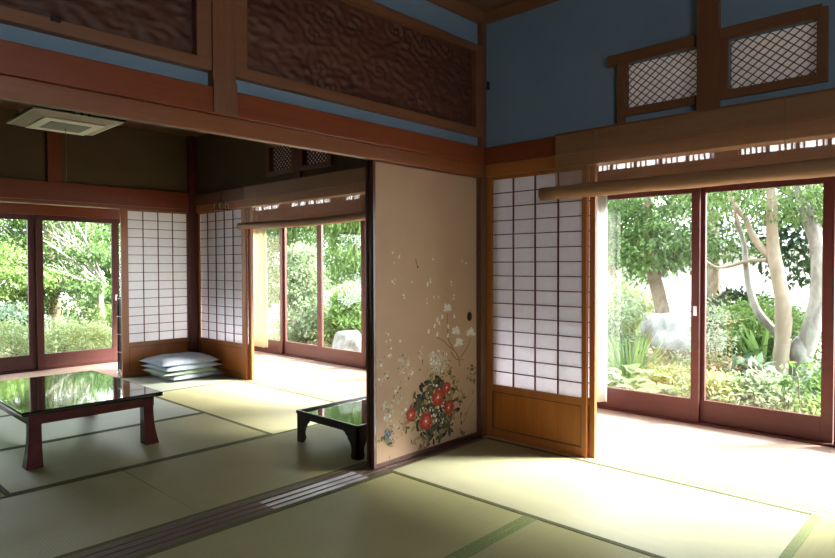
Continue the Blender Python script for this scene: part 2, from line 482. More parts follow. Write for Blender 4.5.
door_panel('door_15', 'y', YO-.018, -3.1, -2.13, DZ0, DZ1, .07, .07, RB, RT, 'garden door outside the left edge')
# doorposts, tracks and headers
S(MB().box(XO-.05, XO+.05, 2.603, 2.652, -.05, 1.86, bev=.003), 'trim_23', wood('door','z'), 'post between garden doors beside the boulder', 'post')
S(MB().box(XO-.06, XO+.06, -3.7, -3.603, -.05, 2.5), 'trim_24', wood('door','z'), 'outer post near the wall behind the viewer', 'post')
S(MB().box(XO-.06, XO+.06, 5.142, YO+.06, -.05, 2.5), 'trim_25', wood('door','z'), 'outer corner post of the veranda', 'post')
S(MB().box(XO-.05, XO+.05, YF, 5.142, 1.7355, 1.90, bev=.004), 'trim_26', wood('beam','y'), 'head beam over the garden doors on the right', 'beam')
S(MB().box(-4.1, XO-.061, YO-.05, YO+.05, 1.7355, 1.90, bev=.004), 'trim_27', wood('beam','x'), 'head beam over the left garden doors', 'beam')
S(MB().box(XO-.05, XO+.07, YF, 5.142, -.055, .011), 'trim_28', wood('door','y'), 'door track along the right veranda edge', 'sill')
S(MB().box(-4.1, XO-.061, YO-.05, YO+.07, -.055, .011), 'trim_29', wood('door','x'), 'door track along the far veranda edge', 'sill')
S(MB().box(-4.2, -3.105, YO-.04, YO+.04, .012, 2.5), 'wall_far_left', M['brown'], 'outer wall left of the far garden doors', 'wall')
mb = MB(); mb.box(XO-.04, XO+.04, YF, -3.705, .012, 2.5)
S(mb, 'wall_right_outer', M['brown'], 'outer wall of the veranda behind the viewer', 'wall')

# transom windows above the outer doors: paper panes between close uprights
def transom(n, axis, c, a0, a1, z0, z1, label, pane=.185):
    mb = MB(); pp = MB()
    def bx(m, u0, u1, v0, v1, t):
        if axis == 'x': m.box(c-t, c+t, u0, u1, v0, v1)
        else: m.box(u0, u1, c-t, c+t, v0, v1)
    bx(mb, a0, a1, z0, z0+.012, .02); bx(mb, a0, a1, z1-.03, z1, .02)
    k = max(1, round((a1-a0)/pane)); w = (a1-a0)/k
    for i in range(k+1):
        u = a0+i*w; bx(mb, max(a0, u-.010), min(a1, u+.010), z0+.012, z1-.03, .018)
    for i in range(k):
        for j in range(1, 5):
            if (i*3+j*7) % 5 == 0: continue
            u = a0+i*w+w*j/5; bx(mb, u-.0042, u+.0042, z0+.012, z1-.03, .008)
    bx(pp, a0, a1, z0+.012, z1-.03, .0015)
    o = mb.build('window_%d' % n, wood('kamoi', 'z'))
    tag(o, label, 'transom window', kind='structure')
    pp.build('paper_pane', M['frost'], o)
for i, (a0, a1, lb) in enumerate([(-1.086,-.10,'papered transom light above the curtained garden door'),
        (-2.3,-1.239,'papered transom light at the right edge of the large blind'),
        (-3.55,-2.42,'papered transom light beyond the right edge'),
        (.0,1.1,'papered transom light behind the painted door'),(1.2,2.6,'papered transom light before the back room opening'),
        (2.70,2.985,'short papered transom light above the boulder door'),
        (3.215,4.05,'papered transom light seen through the smaller blind'),(4.285,5.1,'papered transom light above the cream curtain')]):
    transom(i+1, 'x', XO, a0, a1, 1.90, 2.36, lb)
mb = MB()
edges = [YF,-3.55,-2.42,-2.3,-1.239,-1.086,-.10,.0,1.1,1.2,2.6,2.70,2.985,3.215,4.05,4.285,5.1,5.142]
for i in range(0, len(edges), 2): mb.box(XO-.045, XO+.045, edges[i], edges[i+1], 1.901, 2.36)
mb.box(XO-.045, XO+.045, YF, 5.142, 2.361, 2.5)
S(mb, 'trim_30', wood('kamoi','z'), 'veranda wall framing above the garden doors', 'wall')
transom(9, 'y', YO, -3.0, -.45, 1.90, 2.36, 'papered transom light above the left garden doors')
mb = MB(); mb.box(-3.1, -3.0, YO-.045, YO+.045, 1.901, 2.36); mb.box(-.45, XO-.062, YO-.045, YO+.045, 1.901, 2.36); mb.box(-3.1, XO-.062, YO-.045, YO+.045, 2.361, 2.5)
S(mb, 'trim_31', wood('kamoi','x'), 'far veranda wall framing above the doors', 'wall')

# wall behind the camera; unseen bare opening added to let in soft daylight
mb = MB()
for x0, x1, z0, z1 in ((XL, -3.4, -.06, 2.9), (-1.9, .0, -.06, 2.9), (-3.4, -1.9, 2.0, 2.9), (-3.4,-1.9,-.06,1.3)):
    mb.box(x0, x1, YF-.1, YF, z0, z1)
mb.box(0, XO-.061, YF-.1, YF, -.06, 2.5)
S(mb, 'wall_behind', M['brown'], 'plaster wall behind the viewer', 'wall')

# lattice windows
def lattice(n, y0, y1, z0, z1, label, horn=0, bar=.0022, dark='dark', paper=True, rail=.045, fx=-.026, sx=.05, ends=(True, True)):
    m = MB()
    if ends[0]: m.box(fx, -.001, y0-rail, y0-.0, z0-rail, z1+rail, bev=.003)
    if ends[1]: m.box(fx, -.001, y1+.0, y1+rail, z0-rail-(.05 if horn else 0), z1+rail, bev=.003)
    m.box(fx+.001, -.001, y0, y1, z0-rail, z0, bev=.002)
    m.box(fx-.008, -.001, y0-(.02 if ends[0] else .0), y1+rail+horn, z1, z1+rail*1.3, bev=.003)
    if ends[1] and horn:   # reveal stile
        m.box(-.012, .03, y1-.002, y1+.012, z0, z1)
    o = m.build('window_%d' % n, wood('frame', 'y'))
    tag(o, label, 'lattice window', kind='structure')
    b = MB()
    cy, cz = .0508, .0415
    def clip(ya, za, yb, zb):
        t0, t1 = 0., 1.; dy, dz = yb-ya, zb-za
        for p, q in ((-dy, ya-y0), (dy, y1-ya), (-dz, za-z0), (dz, z1-za)):
            if abs(p) < 1e-9:
                if q < 0: return None
                continue
            r = q/p
            if p < 0: t0 = max(t0, r)
            else: t1 = min(t1, r)
        if t0 >= t1: return None
        return ya+t0*dy, za+t0*dz, ya+t1*dy, za+t1*dz
    L = 2.0; slope = cz/cy
    for sgn in (1, -1):
        k = -40
        while k < 40:
            zc = z0 + k*cz
            c = clip(y0-L, zc-sgn*slope*L, y0+L, zc+sgn*slope*L)
            k += 1
            if c is None: continue
            ya, za, yb, zb = c
            d = math.hypot(yb-ya, zb-za)
            if d < .005: continue
            ny, nz = -(zb-za)/d*bar, (yb-ya)/d*bar
            xa, xb = (.012, .018) if sgn > 0 else (.018, .024)
            b.hexa([(xa,ya-ny,za-nz),(xb,ya-ny,za-nz),(xb,yb-ny,zb-nz),(xa,yb-ny,zb-nz),
                    (xa,ya+ny,za+nz),(xb,ya+ny,za+nz),(xb,yb+ny,zb+nz),(xa,yb+ny,zb+nz)])
    b.build('lattice_bars', wood(dark, 'y'), o)
    if paper:
        MB().box(.030, .0312, y0, y1, z0, z1).build('paper_pane', M['paper'], o)
    return o
lattice(10, -1.401, -1.017, LZ0, LZ1, 'smaller-looking white lattice window left of the brown upright', horn=.055, ends=(False, True))
lattice(11, -1.942, -1.561, LZ0, LZ1, 'white lattice window right of the brown upright, in the top right corner', horn=0, ends=(True, True))
lattice(12, 2.168, 2.533, LZ0+.02, LZ1, 'left dim lattice window above the smaller blind', horn=.0, bar=.0065)
lattice(13, 1.64, 2.0, LZ0+.02, LZ1, 'right dim lattice window above the smaller blind, next to the beam', horn=.0, bar=.0065)
lattice(14, -3.15, -2.77, LZ0, LZ1, 'lattice window out of frame on the right')
lattice(15, -3.72, -3.34, LZ0, LZ1, 'last lattice window out of frame on the right')
S(MB().box(-.028, -.001, 2.035, 2.125, 1.946, 2.6), 'trim_32', wood('dark','z'), 'upright between the two dim lattice windows', 'post')

# ------------------------------------------------------------------ tatami mats
def mat_t(x0, x1, y0, y1, long_, label, mat=None, bm=None, bsides=(1, 1), bw=.028):
    """long_ = direction of the long sides, which carry the cloth borders"""
    m = mat or (M['tat_x'] if long_ == 'x' else M['tat_y'])
    o = MB().box(x0+.001, x1-.001, y0+.001, y1-.001, -.055, -.0005, bev=.001).build('tatami_mat', m)
    tag(o, label, 'tatami mat', 'tatami mats on the floor')
    for k, s in enumerate((0, 1)):
        if not bsides[k]: continue
        b = MB()
        if long_ == 'x':
            a = (y0+.001, y0+bw) if s == 0 else (y1-bw, y1-.001)
            b.box(x0+.001, x1-.001, a[0], a[1], -.0004, .0012)
        else:
            a = (x0+.001, x0+bw) if s == 0 else (x1-bw, x1-.001)
            b.box(a[0], a[1], y0+.001, y1-.001, -.0004, .0012)
        b.build('cloth_border', (bm[k] if isinstance(bm, (list, tuple)) else bm) or M['border'], o)
    return o
mat_t(-.975, -.045, -1.95, -.08, 'y', 'sunlit mat in front of the paper screen and right opening')
mat_t(-2.87, -.975, -1.02, -.08, 'x', 'front mat lying against the threshold left of the sunlit mat', bm=(M['border_g'], M['border']), bw=.036)
mat_t(-2.87, -.975, -1.95, -1.02, 'x', 'front mat at the bottom centre below the double green border', bm=(M['border'], M['border_g']), bw=.036)
mat_t(-1.93, -.045, -2.89, -1.95, 'x', 'mat in the bottom right corner with a bright green border', bm=(M['border'], M['border_g']), bw=.04)
mat_t(-3.82, -2.87, -1.95, -.08, 'y', 'front room mat at the bottom left edge')
mat_t(-3.82, -1.93, -2.89, -1.95, 'x', 'front room mat beneath the viewer')
mat_t(-3.82, -.045, -4.1, -2.89, 'x', 'front room mat behind the viewer')
mat_t(XL, -3.82, -4.1, -.08, 'y', 'narrow mat along the left side of the front room')
mat_t(-1.985, -.045, .12, 1.06, 'x', 'back room mat carrying the small black desk')
mat_t(-3.85, -1.985, .12, 1.06, 'x', 'back room mat at the left edge along the threshold')
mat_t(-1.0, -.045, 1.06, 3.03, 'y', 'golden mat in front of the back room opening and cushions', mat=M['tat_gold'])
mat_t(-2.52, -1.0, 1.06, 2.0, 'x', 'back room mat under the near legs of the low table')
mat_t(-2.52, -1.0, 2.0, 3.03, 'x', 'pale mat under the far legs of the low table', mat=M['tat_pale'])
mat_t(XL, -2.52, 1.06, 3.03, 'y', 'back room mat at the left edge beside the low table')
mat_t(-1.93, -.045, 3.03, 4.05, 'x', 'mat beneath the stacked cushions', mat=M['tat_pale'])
mat_t(XL, -1.93, 3.03, 4.05, 'x', 'mat near the left garden doors')
mat_t(XL, -3.85, .12, 1.06, 'y', 'small mat in the left corner of the back room')

# ------------------------------------------------------------------ screens
def shoji(loc, axis, a0, a1, z0, z1, cols, rows, pz0, pz1, st, label, boards=True, mat='orange', bottom=.055):
    """papered sliding screen; plane axis = loc[0], thickness loc[1]"""
    c, th = loc
    o = empty('paper_sliding_screen', (c, (a0+a1)/2, z0) if axis == 'x' else ((a0+a1)/2, c, z0))
    tag(o, label, 'sliding screen')
    ox, oy, oz = o.location
    def bx(m, u0, u1, v0, v1, t0, t1, bev=.0):
        if axis == 'x': m.box(t0-ox+c, t1-ox+c, u0-oy, u1-oy, v0-oz, v1-oz, bev=bev)
        else: m.box(u0-ox, u1-ox, t0-oy+c, t1-oy+c, v0-oz, v1-oz, bev=bev)
    f = MB()
    bx(f, a0, a0+st[0], z0, z1, 0, th, .002); bx(f, a1-st[1], a1, z0, z1, 0, th, .002)
    p0, p1 = a0+st[0], a1-st[1]
    bx(f, p0, p1, z0, z0+bottom, .001, th-.001, .002); bx(f, p0, p1, pz0-.045, pz0, .001, th-.001, .002); bx(f, p0, p1, pz1, z1, .001, th-.001, .002)
    f.build('frame', wood(mat, 'z'), o)
    g = MB(); w = .0035
    for i in range(1, cols):
        u = p0+(p1-p0)*i/cols; bx(g, u-w, u+w, pz0, pz1, .006, .016)
    for j in range(1, rows):
        v = pz0+(pz1-pz0)*j/rows; bx(g, p0, p1, v-w*.8, v+w*.8, .004, .014)
    g.build('lattice_grid', wood('door', 'z'), o)
    pp = MB(); bx(pp, p0, p1, pz0, pz1, .0165, .0172); pp.build('paper_pane', M['paper'], o)
    if boards:
        b = MB(); zz0, zz1 = z0+bottom, pz0-.045
        n = 4; ww = (p1-p0)/n
        for i in range(n):
            bx(b, p0+i*ww+.0005, p0+(i+1)*ww-.0005, zz0, zz1, .010, .016)
        b.build('wainscot_board', wood('board', 'z'), o)
        e = MB(); q = .006
        bx(e, p0, p1, zz0, zz0+q, .004, .010); bx(e, p0, p1, zz1-q, zz1, .004, .010)
        bx(e, p0, p0+q, zz0+q, zz1-q, .004, .010); bx(e, p1-q, p1, zz0+q, zz1-q, .004, .010)
        e.build('bead', wood('dark', 'z'), o)
    return o
shoji((.0, .028), 'x', -.775, -.036, -.001, 1.7475, 4, 15, .353, 1.725, (.032, .043), 'large paper screen right of the painted door, four panes wide, with amber board below')
shoji((.034, .028), 'x', -.812, -.070, -.001, 1.7475, 4, 15, .353, 1.725, (.036, .043), 'second paper screen tucked behind the large one, only its right edge showing')
shoji((YB+.004, .028), 'y', -.808, -.090, -.001, 1.7495, 4, 15, .358, 1.735, (.069, .006), 'left of the two far paper screens, behind the cushions, facing the viewer')
shoji((.0, .028), 'x', 3.01, 3.99, -.001, 1.7495, 5, 15, .36, 1.735, (.069, .024), 'right of the two far paper screens, beside the back room opening')
shoji((.034, .028), 'x', 2.955, 3.92, -.001, 1.7495, 5, 15, .36, 1.735, (.06, .024), 'screen tucked behind the far right paper screen, only its edge showing')

# painted sliding door
MAG=[(-0.366,0.874),(-0.284,0.721),(-0.13,0.699),(-0.254,0.645)]
BUD=[(-0.423,0.827),(-0.448,0.788),(-0.5,0.777),(-0.473,0.721),(-0.553,0.746),(-0.372,0.703),(-0.362,0.763),(-0.299,0.822),(-0.472,0.814)]
BR=[[(-0.243,0.857),(-0.323,0.925),(-0.419,0.989),(-0.512,1.013),(-0.585,1.027),(-0.655,1.119)],[(-0.244,0.495),(-0.264,0.562),(-0.304,0.607),(-0.353,0.635),(-0.411,0.678),(-0.476,0.709)],[(-0.304,0.607),(-0.359,0.686),(-0.366,0.776),(-0.37,0.852)],[(-0.244,0.547),(-0.161,0.617),(-0.13,0.68)]]
BLO=[(-0.851,1.229),(-0.797,1.203),(-0.843,1.164),(-0.502,1.191),(-0.381,1.094),(-0.658,1.071),(-0.79,1.085),(-0.844,1.057),(-0.698,1.066),(-0.558,1.039),(-0.531,0.981),(-0.461,0.962),(-0.757,0.973),(-0.774,0.898),(-0.297,0.947),(-0.181,1.182),(-0.212,1.199),(-0.097,1.266),(-0.322,1.04),(-0.558,0.942),(-0.896,0.762),(-0.892,0.716),(-0.808,0.726),(-0.865,0.676),(-0.53,1.05),(-0.494,0.957)]
PEO=[(-0.379,0.375,.042),(-0.463,0.325,.062),(-0.36,0.245,.052),(-0.575,0.196,.062),(-0.71,0.257,.045)]
SCT=[(-0.907,0.338),(-0.742,0.576),(-0.952,0.594),(-0.709,0.489),(-0.834,0.43),(-0.881,0.643),(-0.792,0.605),(-0.906,0.52),(-0.968,0.495),(-0.776,0.527),(-0.85,0.386),(-0.81,0.368),(-0.76,0.301),(-0.938,0.343),(-0.907,0.292),(-0.867,0.308),(-0.613,0.615),(-0.514,0.598),(-0.907,0.258),(-0.811,0.193)]
BLV=[(-0.13,0.392),(-0.109,0.429),(-0.244,0.284),(-0.224,0.288),(-0.224,0.066),(-0.624,0.054),(-0.561,0.052),(-0.315,0.18),(-0.304,0.403),(-0.363,0.487),(-0.761,0.207)]
STEM=[[(-0.098,0.255),(-0.141,0.209),(-0.183,0.15),(-0.224,0.105)],[(-0.333,0.598),(-0.284,0.548),(-0.203,0.533)],[(-0.497,0.132),(-0.515,0.21),(-0.459,0.325),(-0.551,0.413),(-0.587,0.491)],[(-0.792,0.634),(-0.825,0.522),(-0.842,0.431),(-0.907,0.326),(-0.915,0.248)]]
PM = [mat_plain('paint_'+n, c, .8, spec=.1, var=.1, nscale=60) for n, c in (('white',(.60,.57,.52)),('grey',(.42,.38,.31)),('red',(.30,.04,.03)),
      ('green',(.07,.075,.04)),('black',(.03,.028,.03)),('brown',(.25,.15,.09)),('blue',(.08,.14,.20)),('olive',(.22,.19,.09)),('pink',(.40,.10,.07)),('fade',(.40,.28,.19)))]
def painted_door():
    o = empty('painted_sliding_door', (-.53, .0, 0))
    tag(o, 'tan sliding door painted with red peonies and white magnolia branches', 'sliding door')
    X = .53
    f = MB()
    f.box(-1.012+X, -.990+X, -.004, .024, .0, 1.7475, bev=.003); f.box(-.067+X, -.0545+X, -.004, .024, .0, 1.7475, bev=.003)
    f.box(-.990+X, -.067+X, -.003, .023, .0, .028, bev=.003); f.box(-.990+X, -.067+X, -.003, .023, 1.74, 1.7475)
    f.build('lacquer_frame', M['frameblk'], o)
    MB().box(-.990+X, -.067+X, .0, .020, .028, 1.74).build('paper_panel', M['fusuma'], o)
    rng = random.Random(4)
    mb = MB(); Y = [-.0003]
    def y():
        Y[0] -= .0000025; return Y[0]
    def blob(cx, cz, r, mi, n=9, irr=.25, ar=1.0, rot=0.0):
        yy = y(); pts = []
        for k in range(n):
            t = 2*PI*k/n; q = r*(1+rng.uniform(-irr, irr))
            u, v = q*math.cos(t), q*math.sin(t)*ar
            px = cx+u*math.cos(rot)-v*math.sin(rot); pz = cz+u*math.sin(rot)+v*math.cos(rot)
            px = min(max(px, -.988), -.069); pz = min(max(pz, .03), 1.73)
            pts.append((px+X, yy, pz))
        mb.poly(pts, mi)
    def petal(cx, cz, ang, L, W, mi):
        blob(cx+math.cos(ang)*L/2, cz+math.sin(ang)*L/2, L/2, mi, 8, .08, W/L, ang)
    def stroke(pts, w0, w1, mi):
        P = smooth_path([(a, 0, b) for a, b in pts], 5); yy = y(); n = len(P)
        for i in range(n-1):
            d = (P[i+1]-P[i]).normalized(); nx, nz = -d.z, d.x
            wa = w0+(w1-w0)*i/(n-1); wb = w0+(w1-w0)*(i+1)/(n-1)
            mb.poly([(P[i].x+nx*wa+X, yy, P[i].z+nz*wa), (P[i].x-nx*wa+X, yy, P[i].z-nz*wa), (P[i+1].x-nx*wb+X, yy, P[i+1].z-nz*wb), (P[i+1].x+nx*wb+X, yy, P[i+1].z+nz*wb)], mi)
    def leafp(cx, cz, L, mi): petal(cx, cz, rng.uniform(0, 2*PI), L, L*.42, mi)
    stroke(BR[0], .007, .003, 9)
    for b in BR[1:]: stroke(b, .0065, .003, 5)
    stroke(STEM[0], .003, .003, 7); stroke(STEM[1], .005, .003, 5); stroke(STEM[2], .003, .001, 7); stroke(STEM[3], .0018, .001, 9)
    for x, z in BLO:
        for k in range(3): blob(x+rng.gauss(0,.008), z+rng.gauss(0,.008), rng.uniform(.004,.009), 0 if rng.random() < .5 else 9, 6)
    for x, z in SCT:
        for k in range(5): leafp(x+rng.gauss(0,.018), z+rng.gauss(0,.018), rng.uniform(.010,.024), rng.choice((1,5,3,1)))
        for k in range(3): blob(x+rng.gauss(0,.016), z+rng.gauss(0,.016), rng.uniform(.005,.012), rng.choice((0,1,1)), 6)
    for k in range(85):
        a, r = rng.uniform(0, 2*PI), rng.random()**.7*.11
        blob(-.458+math.cos(a)*r*.9, .549+math.sin(a)*r*.7, rng.uniform(.006,.012), rng.choice((0,1,1,1)), 6)
    for k in range(40): leafp(-.5+rng.gauss(0,.07), .47+rng.gauss(0,.05), rng.uniform(.015,.03), rng.choice((3,7,1,7)))
    for x, z in BLV:
        for k in range(11): leafp(x+rng.gauss(0,.016), z+rng.gauss(0,.028), rng.uniform(.02,.038), rng.choice((5,5,3,7)))
    for k in range(300):
        a, r = rng.uniform(0, 2*PI), rng.random()**.6
        leafp(-.485+math.cos(a)*r*.18, .255+math.sin(a)*r*.19, rng.uniform(.035,.075), rng.choice((3,3,4,7,3,4)))
    for k in range(80):
        a, r = rng.uniform(0, 2*PI), rng.random()**.6
        leafp(-.52+math.cos(a)*r*.24, .22+math.sin(a)*r*.2, rng.uniform(.025,.05), rng.choice((3,7,5)))
    for k in range(60): blob(-.485+rng.gauss(0,.055), .25+rng.gauss(0,.07), rng.uniform(.004,.011), rng.choice((0,1,1)), 6)
    for x, z, r in PEO:
        for q, mi, L in ((11, 2, 1.0), (9, 2, .8), (7, 8, .55)):
            for k in range(q): petal(x, z, 2*PI*k/q+rng.uniform(-.2,.2), r*L*rng.uniform(.85,1.05), r*L*.62, mi if rng.random() < .8 else 2)
        blob(x, z, r*.16, 0, 7)
    for x, z in MAG:
        for k in range(7): petal(x, z, PI/2+(k-3)*.55+rng.uniform(-.15,.15), rng.uniform(.035,.055), .021, 0)
        for k in range(3): petal(x, z-.004, -PI/2+(k-1)*.8, .02, .01, 1)
    for x, z in BUD: petal(x, z-.015, PI/2+rng.uniform(-.4,.4), .035, .018, 0); leafp(x, z-.018, .014, 5)
    for k in range(26): leafp(-.9+rng.gauss(0,.035), .15+rng.gauss(0,.03), rng.uniform(.02,.035), rng.choice((3,7)))
    for k in range(12): blob(-.895+rng.gauss(0,.018), .17+rng.gauss(0,.015), rng.uniform(.006,.011), 6, 6)
    petal(-.651, 1.155, 1.9, .045, .013, 5); petal(-.651, 1.155, -1.2, .018, .012, 4)
    mb.build('floral_painting', PM, o, fixn=False)
    h = MB(); n = 20
    ring = [(-.144+.016*math.cos(2*PI*k/n), .816+.03*math.sin(2*PI*k/n)) for k in range(n)]
    h.prism([((a+.144)*1.35-.144+X, b) for a, b in ring], 'y', -.0045, .0005)
    h.build('finger_catch', M['darkmetal'], o)
painted_door()
o = empty('sliding_door', (-.55, .058, 0))
tag(o, 'dark-edged sliding door tucked behind the painted one, only its left edge showing', 'sliding door')
f = MB(); f.box(-.451, -.429, -.012, .014, 0, 1.7475, bev=.003); f.box(.446, .468, -.012, .014, 0, 1.7475); f.box(-.429, .446, -.011, .013, 0, .028); f.box(-.429, .446, -.011, .013, 1.72, 1.7475)
f.build('lacquer_frame', M['frameblk'], o)
MB().box(-.429, .446, -.008, .010, .028, 1.72).build('paper_panel', M['fusuma'], o)

# ------------------------------------------------------------------ carved ranma panels
def ranma(x0, x1, label, seed, left_open=False):
    z0, z1 = 2.012, 2.608
    xc = (x0+x1)/2
    o = empty('carved_transom_panel', (xc, 0, z0)); tag(o, label, 'carved panel')
    f = MB(); rb = .05; ya, yb = -.046, .036
    f.box(x0-xc, x1-xc, ya, yb, 0, rb, bev=.004); f.box(x0-xc, x1-xc, ya, yb, z1-z0-rb, z1-z0, bev=.004)
    f.box(x0-xc, x0-xc+.06, ya+.001, yb, rb, z1-z0-rb, bev=.003); f.box(x1-xc-.07, x1-xc, ya+.001, yb, rb, z1-z0-rb, bev=.003)
    f.build('frame', wood('frame', 'x'), o)
    a0, a1, b0, b1 = x0-xc+.055, x1-xc-.065, rb-.004, z1-z0-rb+.004
    nx = int((a1-a0)/.0075); nz = int((b1-b0)/.0075)
    rng = random.Random(seed)
    curls = [(rng.uniform(a0, a1), rng.uniform(b0, b1), rng.uniform(.06,.14), rng.uniform(0, 6.28)) for _ in range(int(12*(a1-a0)))]
    def h(x, z):
        v = .35*noise.noise(Vector((x*2.2+seed, z*5, 1)))
        v += .22*noise.noise(Vector((x*7, z*14, seed)))
        for cx, cz, r, ph in curls:
            dx, dz = x-cx, (z-cz)
            d = math.hypot(dx, dz)
            if d < r:
                v += .15*(1-d/r)*math.sin(d*130+ph+2.0*math.atan2(dz, dx))
        v += .26*noise.noise(Vector((x*20, z*34, 3)))
        return v
    H = [[h(a0+(a1-a0)*i/nx, b0+(b1-b0)*j/nz) for j in range(nz+1)] for i in range(nx+1)]
    me = bpy.data.meshes.new('carved_relief')
    V, F = [], []
    for i in range(nx+1):
        for j in range(nz+1):
            V.append((a0+(a1-a0)*i/nx, -.008-max(-.02, min(.024, H[i][j]*.04)), b0+(b1-b0)*j/nz))
    for i in range(nx):
        for j in range(nz):
            k = i*(nz+1)+j
            F.append((k, k+nz+1, k+nz+2, k+1))
    n0 = len(V)
    V += [(a0, .018, b0), (a1, .018, b0), (a1, .018, b1), (a0, .018, b1)]
    F.append((n0+3, n0+2, n0+1, n0))
    me.from_pydata(V, [], F)
    me.polygons.foreach_set('use_smooth', [True]*len(me.polygons))
    link('carved_relief', me, wood('carve', 'x'), o)
    return o, xc
ranma(-1.884, -.055, 'large dark carved wooden panel right of the upright', 3)
oo, xc_ = ranma(-3.85, -2.001, 'dark carved wooden panel left of the upright, at the top left corner', 8)
mb = MB(); mb.box(-2.637-xc_, -2.605-xc_, -.062, -.0465, .036, .056, bev=.003)  # dark block added in place of a black gap in the carving
mb.build('gap_block', M['darkmetal'], oo)['label'] = 'small black block standing in for a gap in the carving'

# ------------------------------------------------------------------ bamboo blinds
def blind(y0, y1, ztop, zroll, r, roll0, roll1, label, x=-.072, sag=0.0):
    """hanging reed blind on the wall x=0, rolled up at its foot"""
    o = empty('bamboo_blind', (x, (y0+y1)/2, ztop)); tag(o, label, 'bamboo blind')
    oy = (y0+y1)/2
    m = MB(); rng = random.Random(int(abs(y0)*100)); z = zroll+r*.5-ztop; pitch = .0031
    while z < -.004:
        d = rng.uniform(-.0004, .0004)
        m.box(-.0009+d, .0009+d, y0-oy, y1-oy, z-.0009, z+.0009); z += pitch
    m.build('reed_screen', wood('reed', 'y'), o)
    m = MB(); m.box(-.004, .004, y0-oy, y1-oy, -.006, .006, bev=.002); m.build('top_lath', wood('frame', 'y'), o)
    m = MB(); n = 22; ring = []
    segs = 24; pts = []
    for k in range(segs+1):
        t = k/segs; yy = roll0+(roll1-roll0)*t
        pts.append((-.022, yy-oy, zroll-ztop-sag*math.sin(PI*t)))
    m.tube(pts, [r*(1+.05*math.sin(k*1.3)) for k in range(segs+1)], n=26)
    m.build('rolled_reeds', wood('reed', 'y'), o)
    for yy in (y0+.25, (y0+y1)/2, y1-.25):
        MB().tube([(-.004, yy-oy, 0), (-.006, yy-oy, zroll-ztop+r)], .0014, n=6).build('warp_cord', M['rope'], o)
    return o
blind(-3.05, -.606, 1.938, 1.588, .040, -3.12, -.525, 'wide rolled bamboo blind hanging over the right opening')
blind(.95, 2.90, 1.938, 1.553, .034, .88, 2.95, 'smaller rolled bamboo blind inside the back room opening', sag=.018)
def hook(y, z, x=-.036, label='', xx=None):
    m = MB(); m.box(x-.012, x-.0005, y-.010, y+.010, z-.008, z+.012, bev=.002); m.tube([(x-.012,y,z),(x-.028,y-.004,z-.006),(x-.032,y-.006,z+.008)], .003, n=6)
    tag(m.build('hanging_hook', M['darkmetal']), label, 'hook')
hook(-.80, 1.925, label='small black hook near the left end of the wide blind')
hook(1.55, 1.935, label='small black hook above the smaller blind near the painted door')
hook(2.74, 1.935, label='small black hook above the left end of the smaller blind')
m = MB(); m.box(-.016, -.0005, -.062, -.046, 2.33, 2.385, bev=.003)
tag(m.build('wall_fitting', M['darkmetal']), 'tiny black fitting on the corner post between carved panel and blue wall', 'fitting')

# ------------------------------------------------------------------ curtains
def curtain(x, y0, y1, z0, z1, mat, label, folds):
    n = 120; V = []; F = []
    me = bpy.data.meshes.new('curtain')
    for i in range(n+1):
        t = i/n; y = y0+(y1-y0)*t
        dx = .022*math.sin(t*folds*2*PI)+.008*math.sin(t*folds*5.1+1)
        for j in range(9):
            s = j/8
            V.append((x+dx*(.55+.45*(1-s)), y, z0+(z1-z0)*s))
    for i in range(n):
        for j in range(8):
            k = i*9+j; F.append((k, k+9, k+10, k+1))
    me.from_pydata(V, [], F); me.polygons.foreach_set('use_smooth', [True]*len(me.polygons))
    o = link('curtain', me, mat); tag(o, label, 'curtain')
    md = o.modifiers.new('thick', 'SOLIDIFY'); md.thickness = .0015
    MB().tube([(x, y0-.1, z1+.01), (x, y1+.1, z1+.01)], .009, n=10).build('curtain_rail', M['white'], o)
curtain(1.17, -.325, .25, .075, 1.715, M['curtain'], 'white curtain drawn to the left of the right garden doors', 7)
curtain(1.17, 4.43, 5.0, .085, 1.715, M['curtain_c'], 'cream curtain hanging at the far corner beyond the back room', 6)

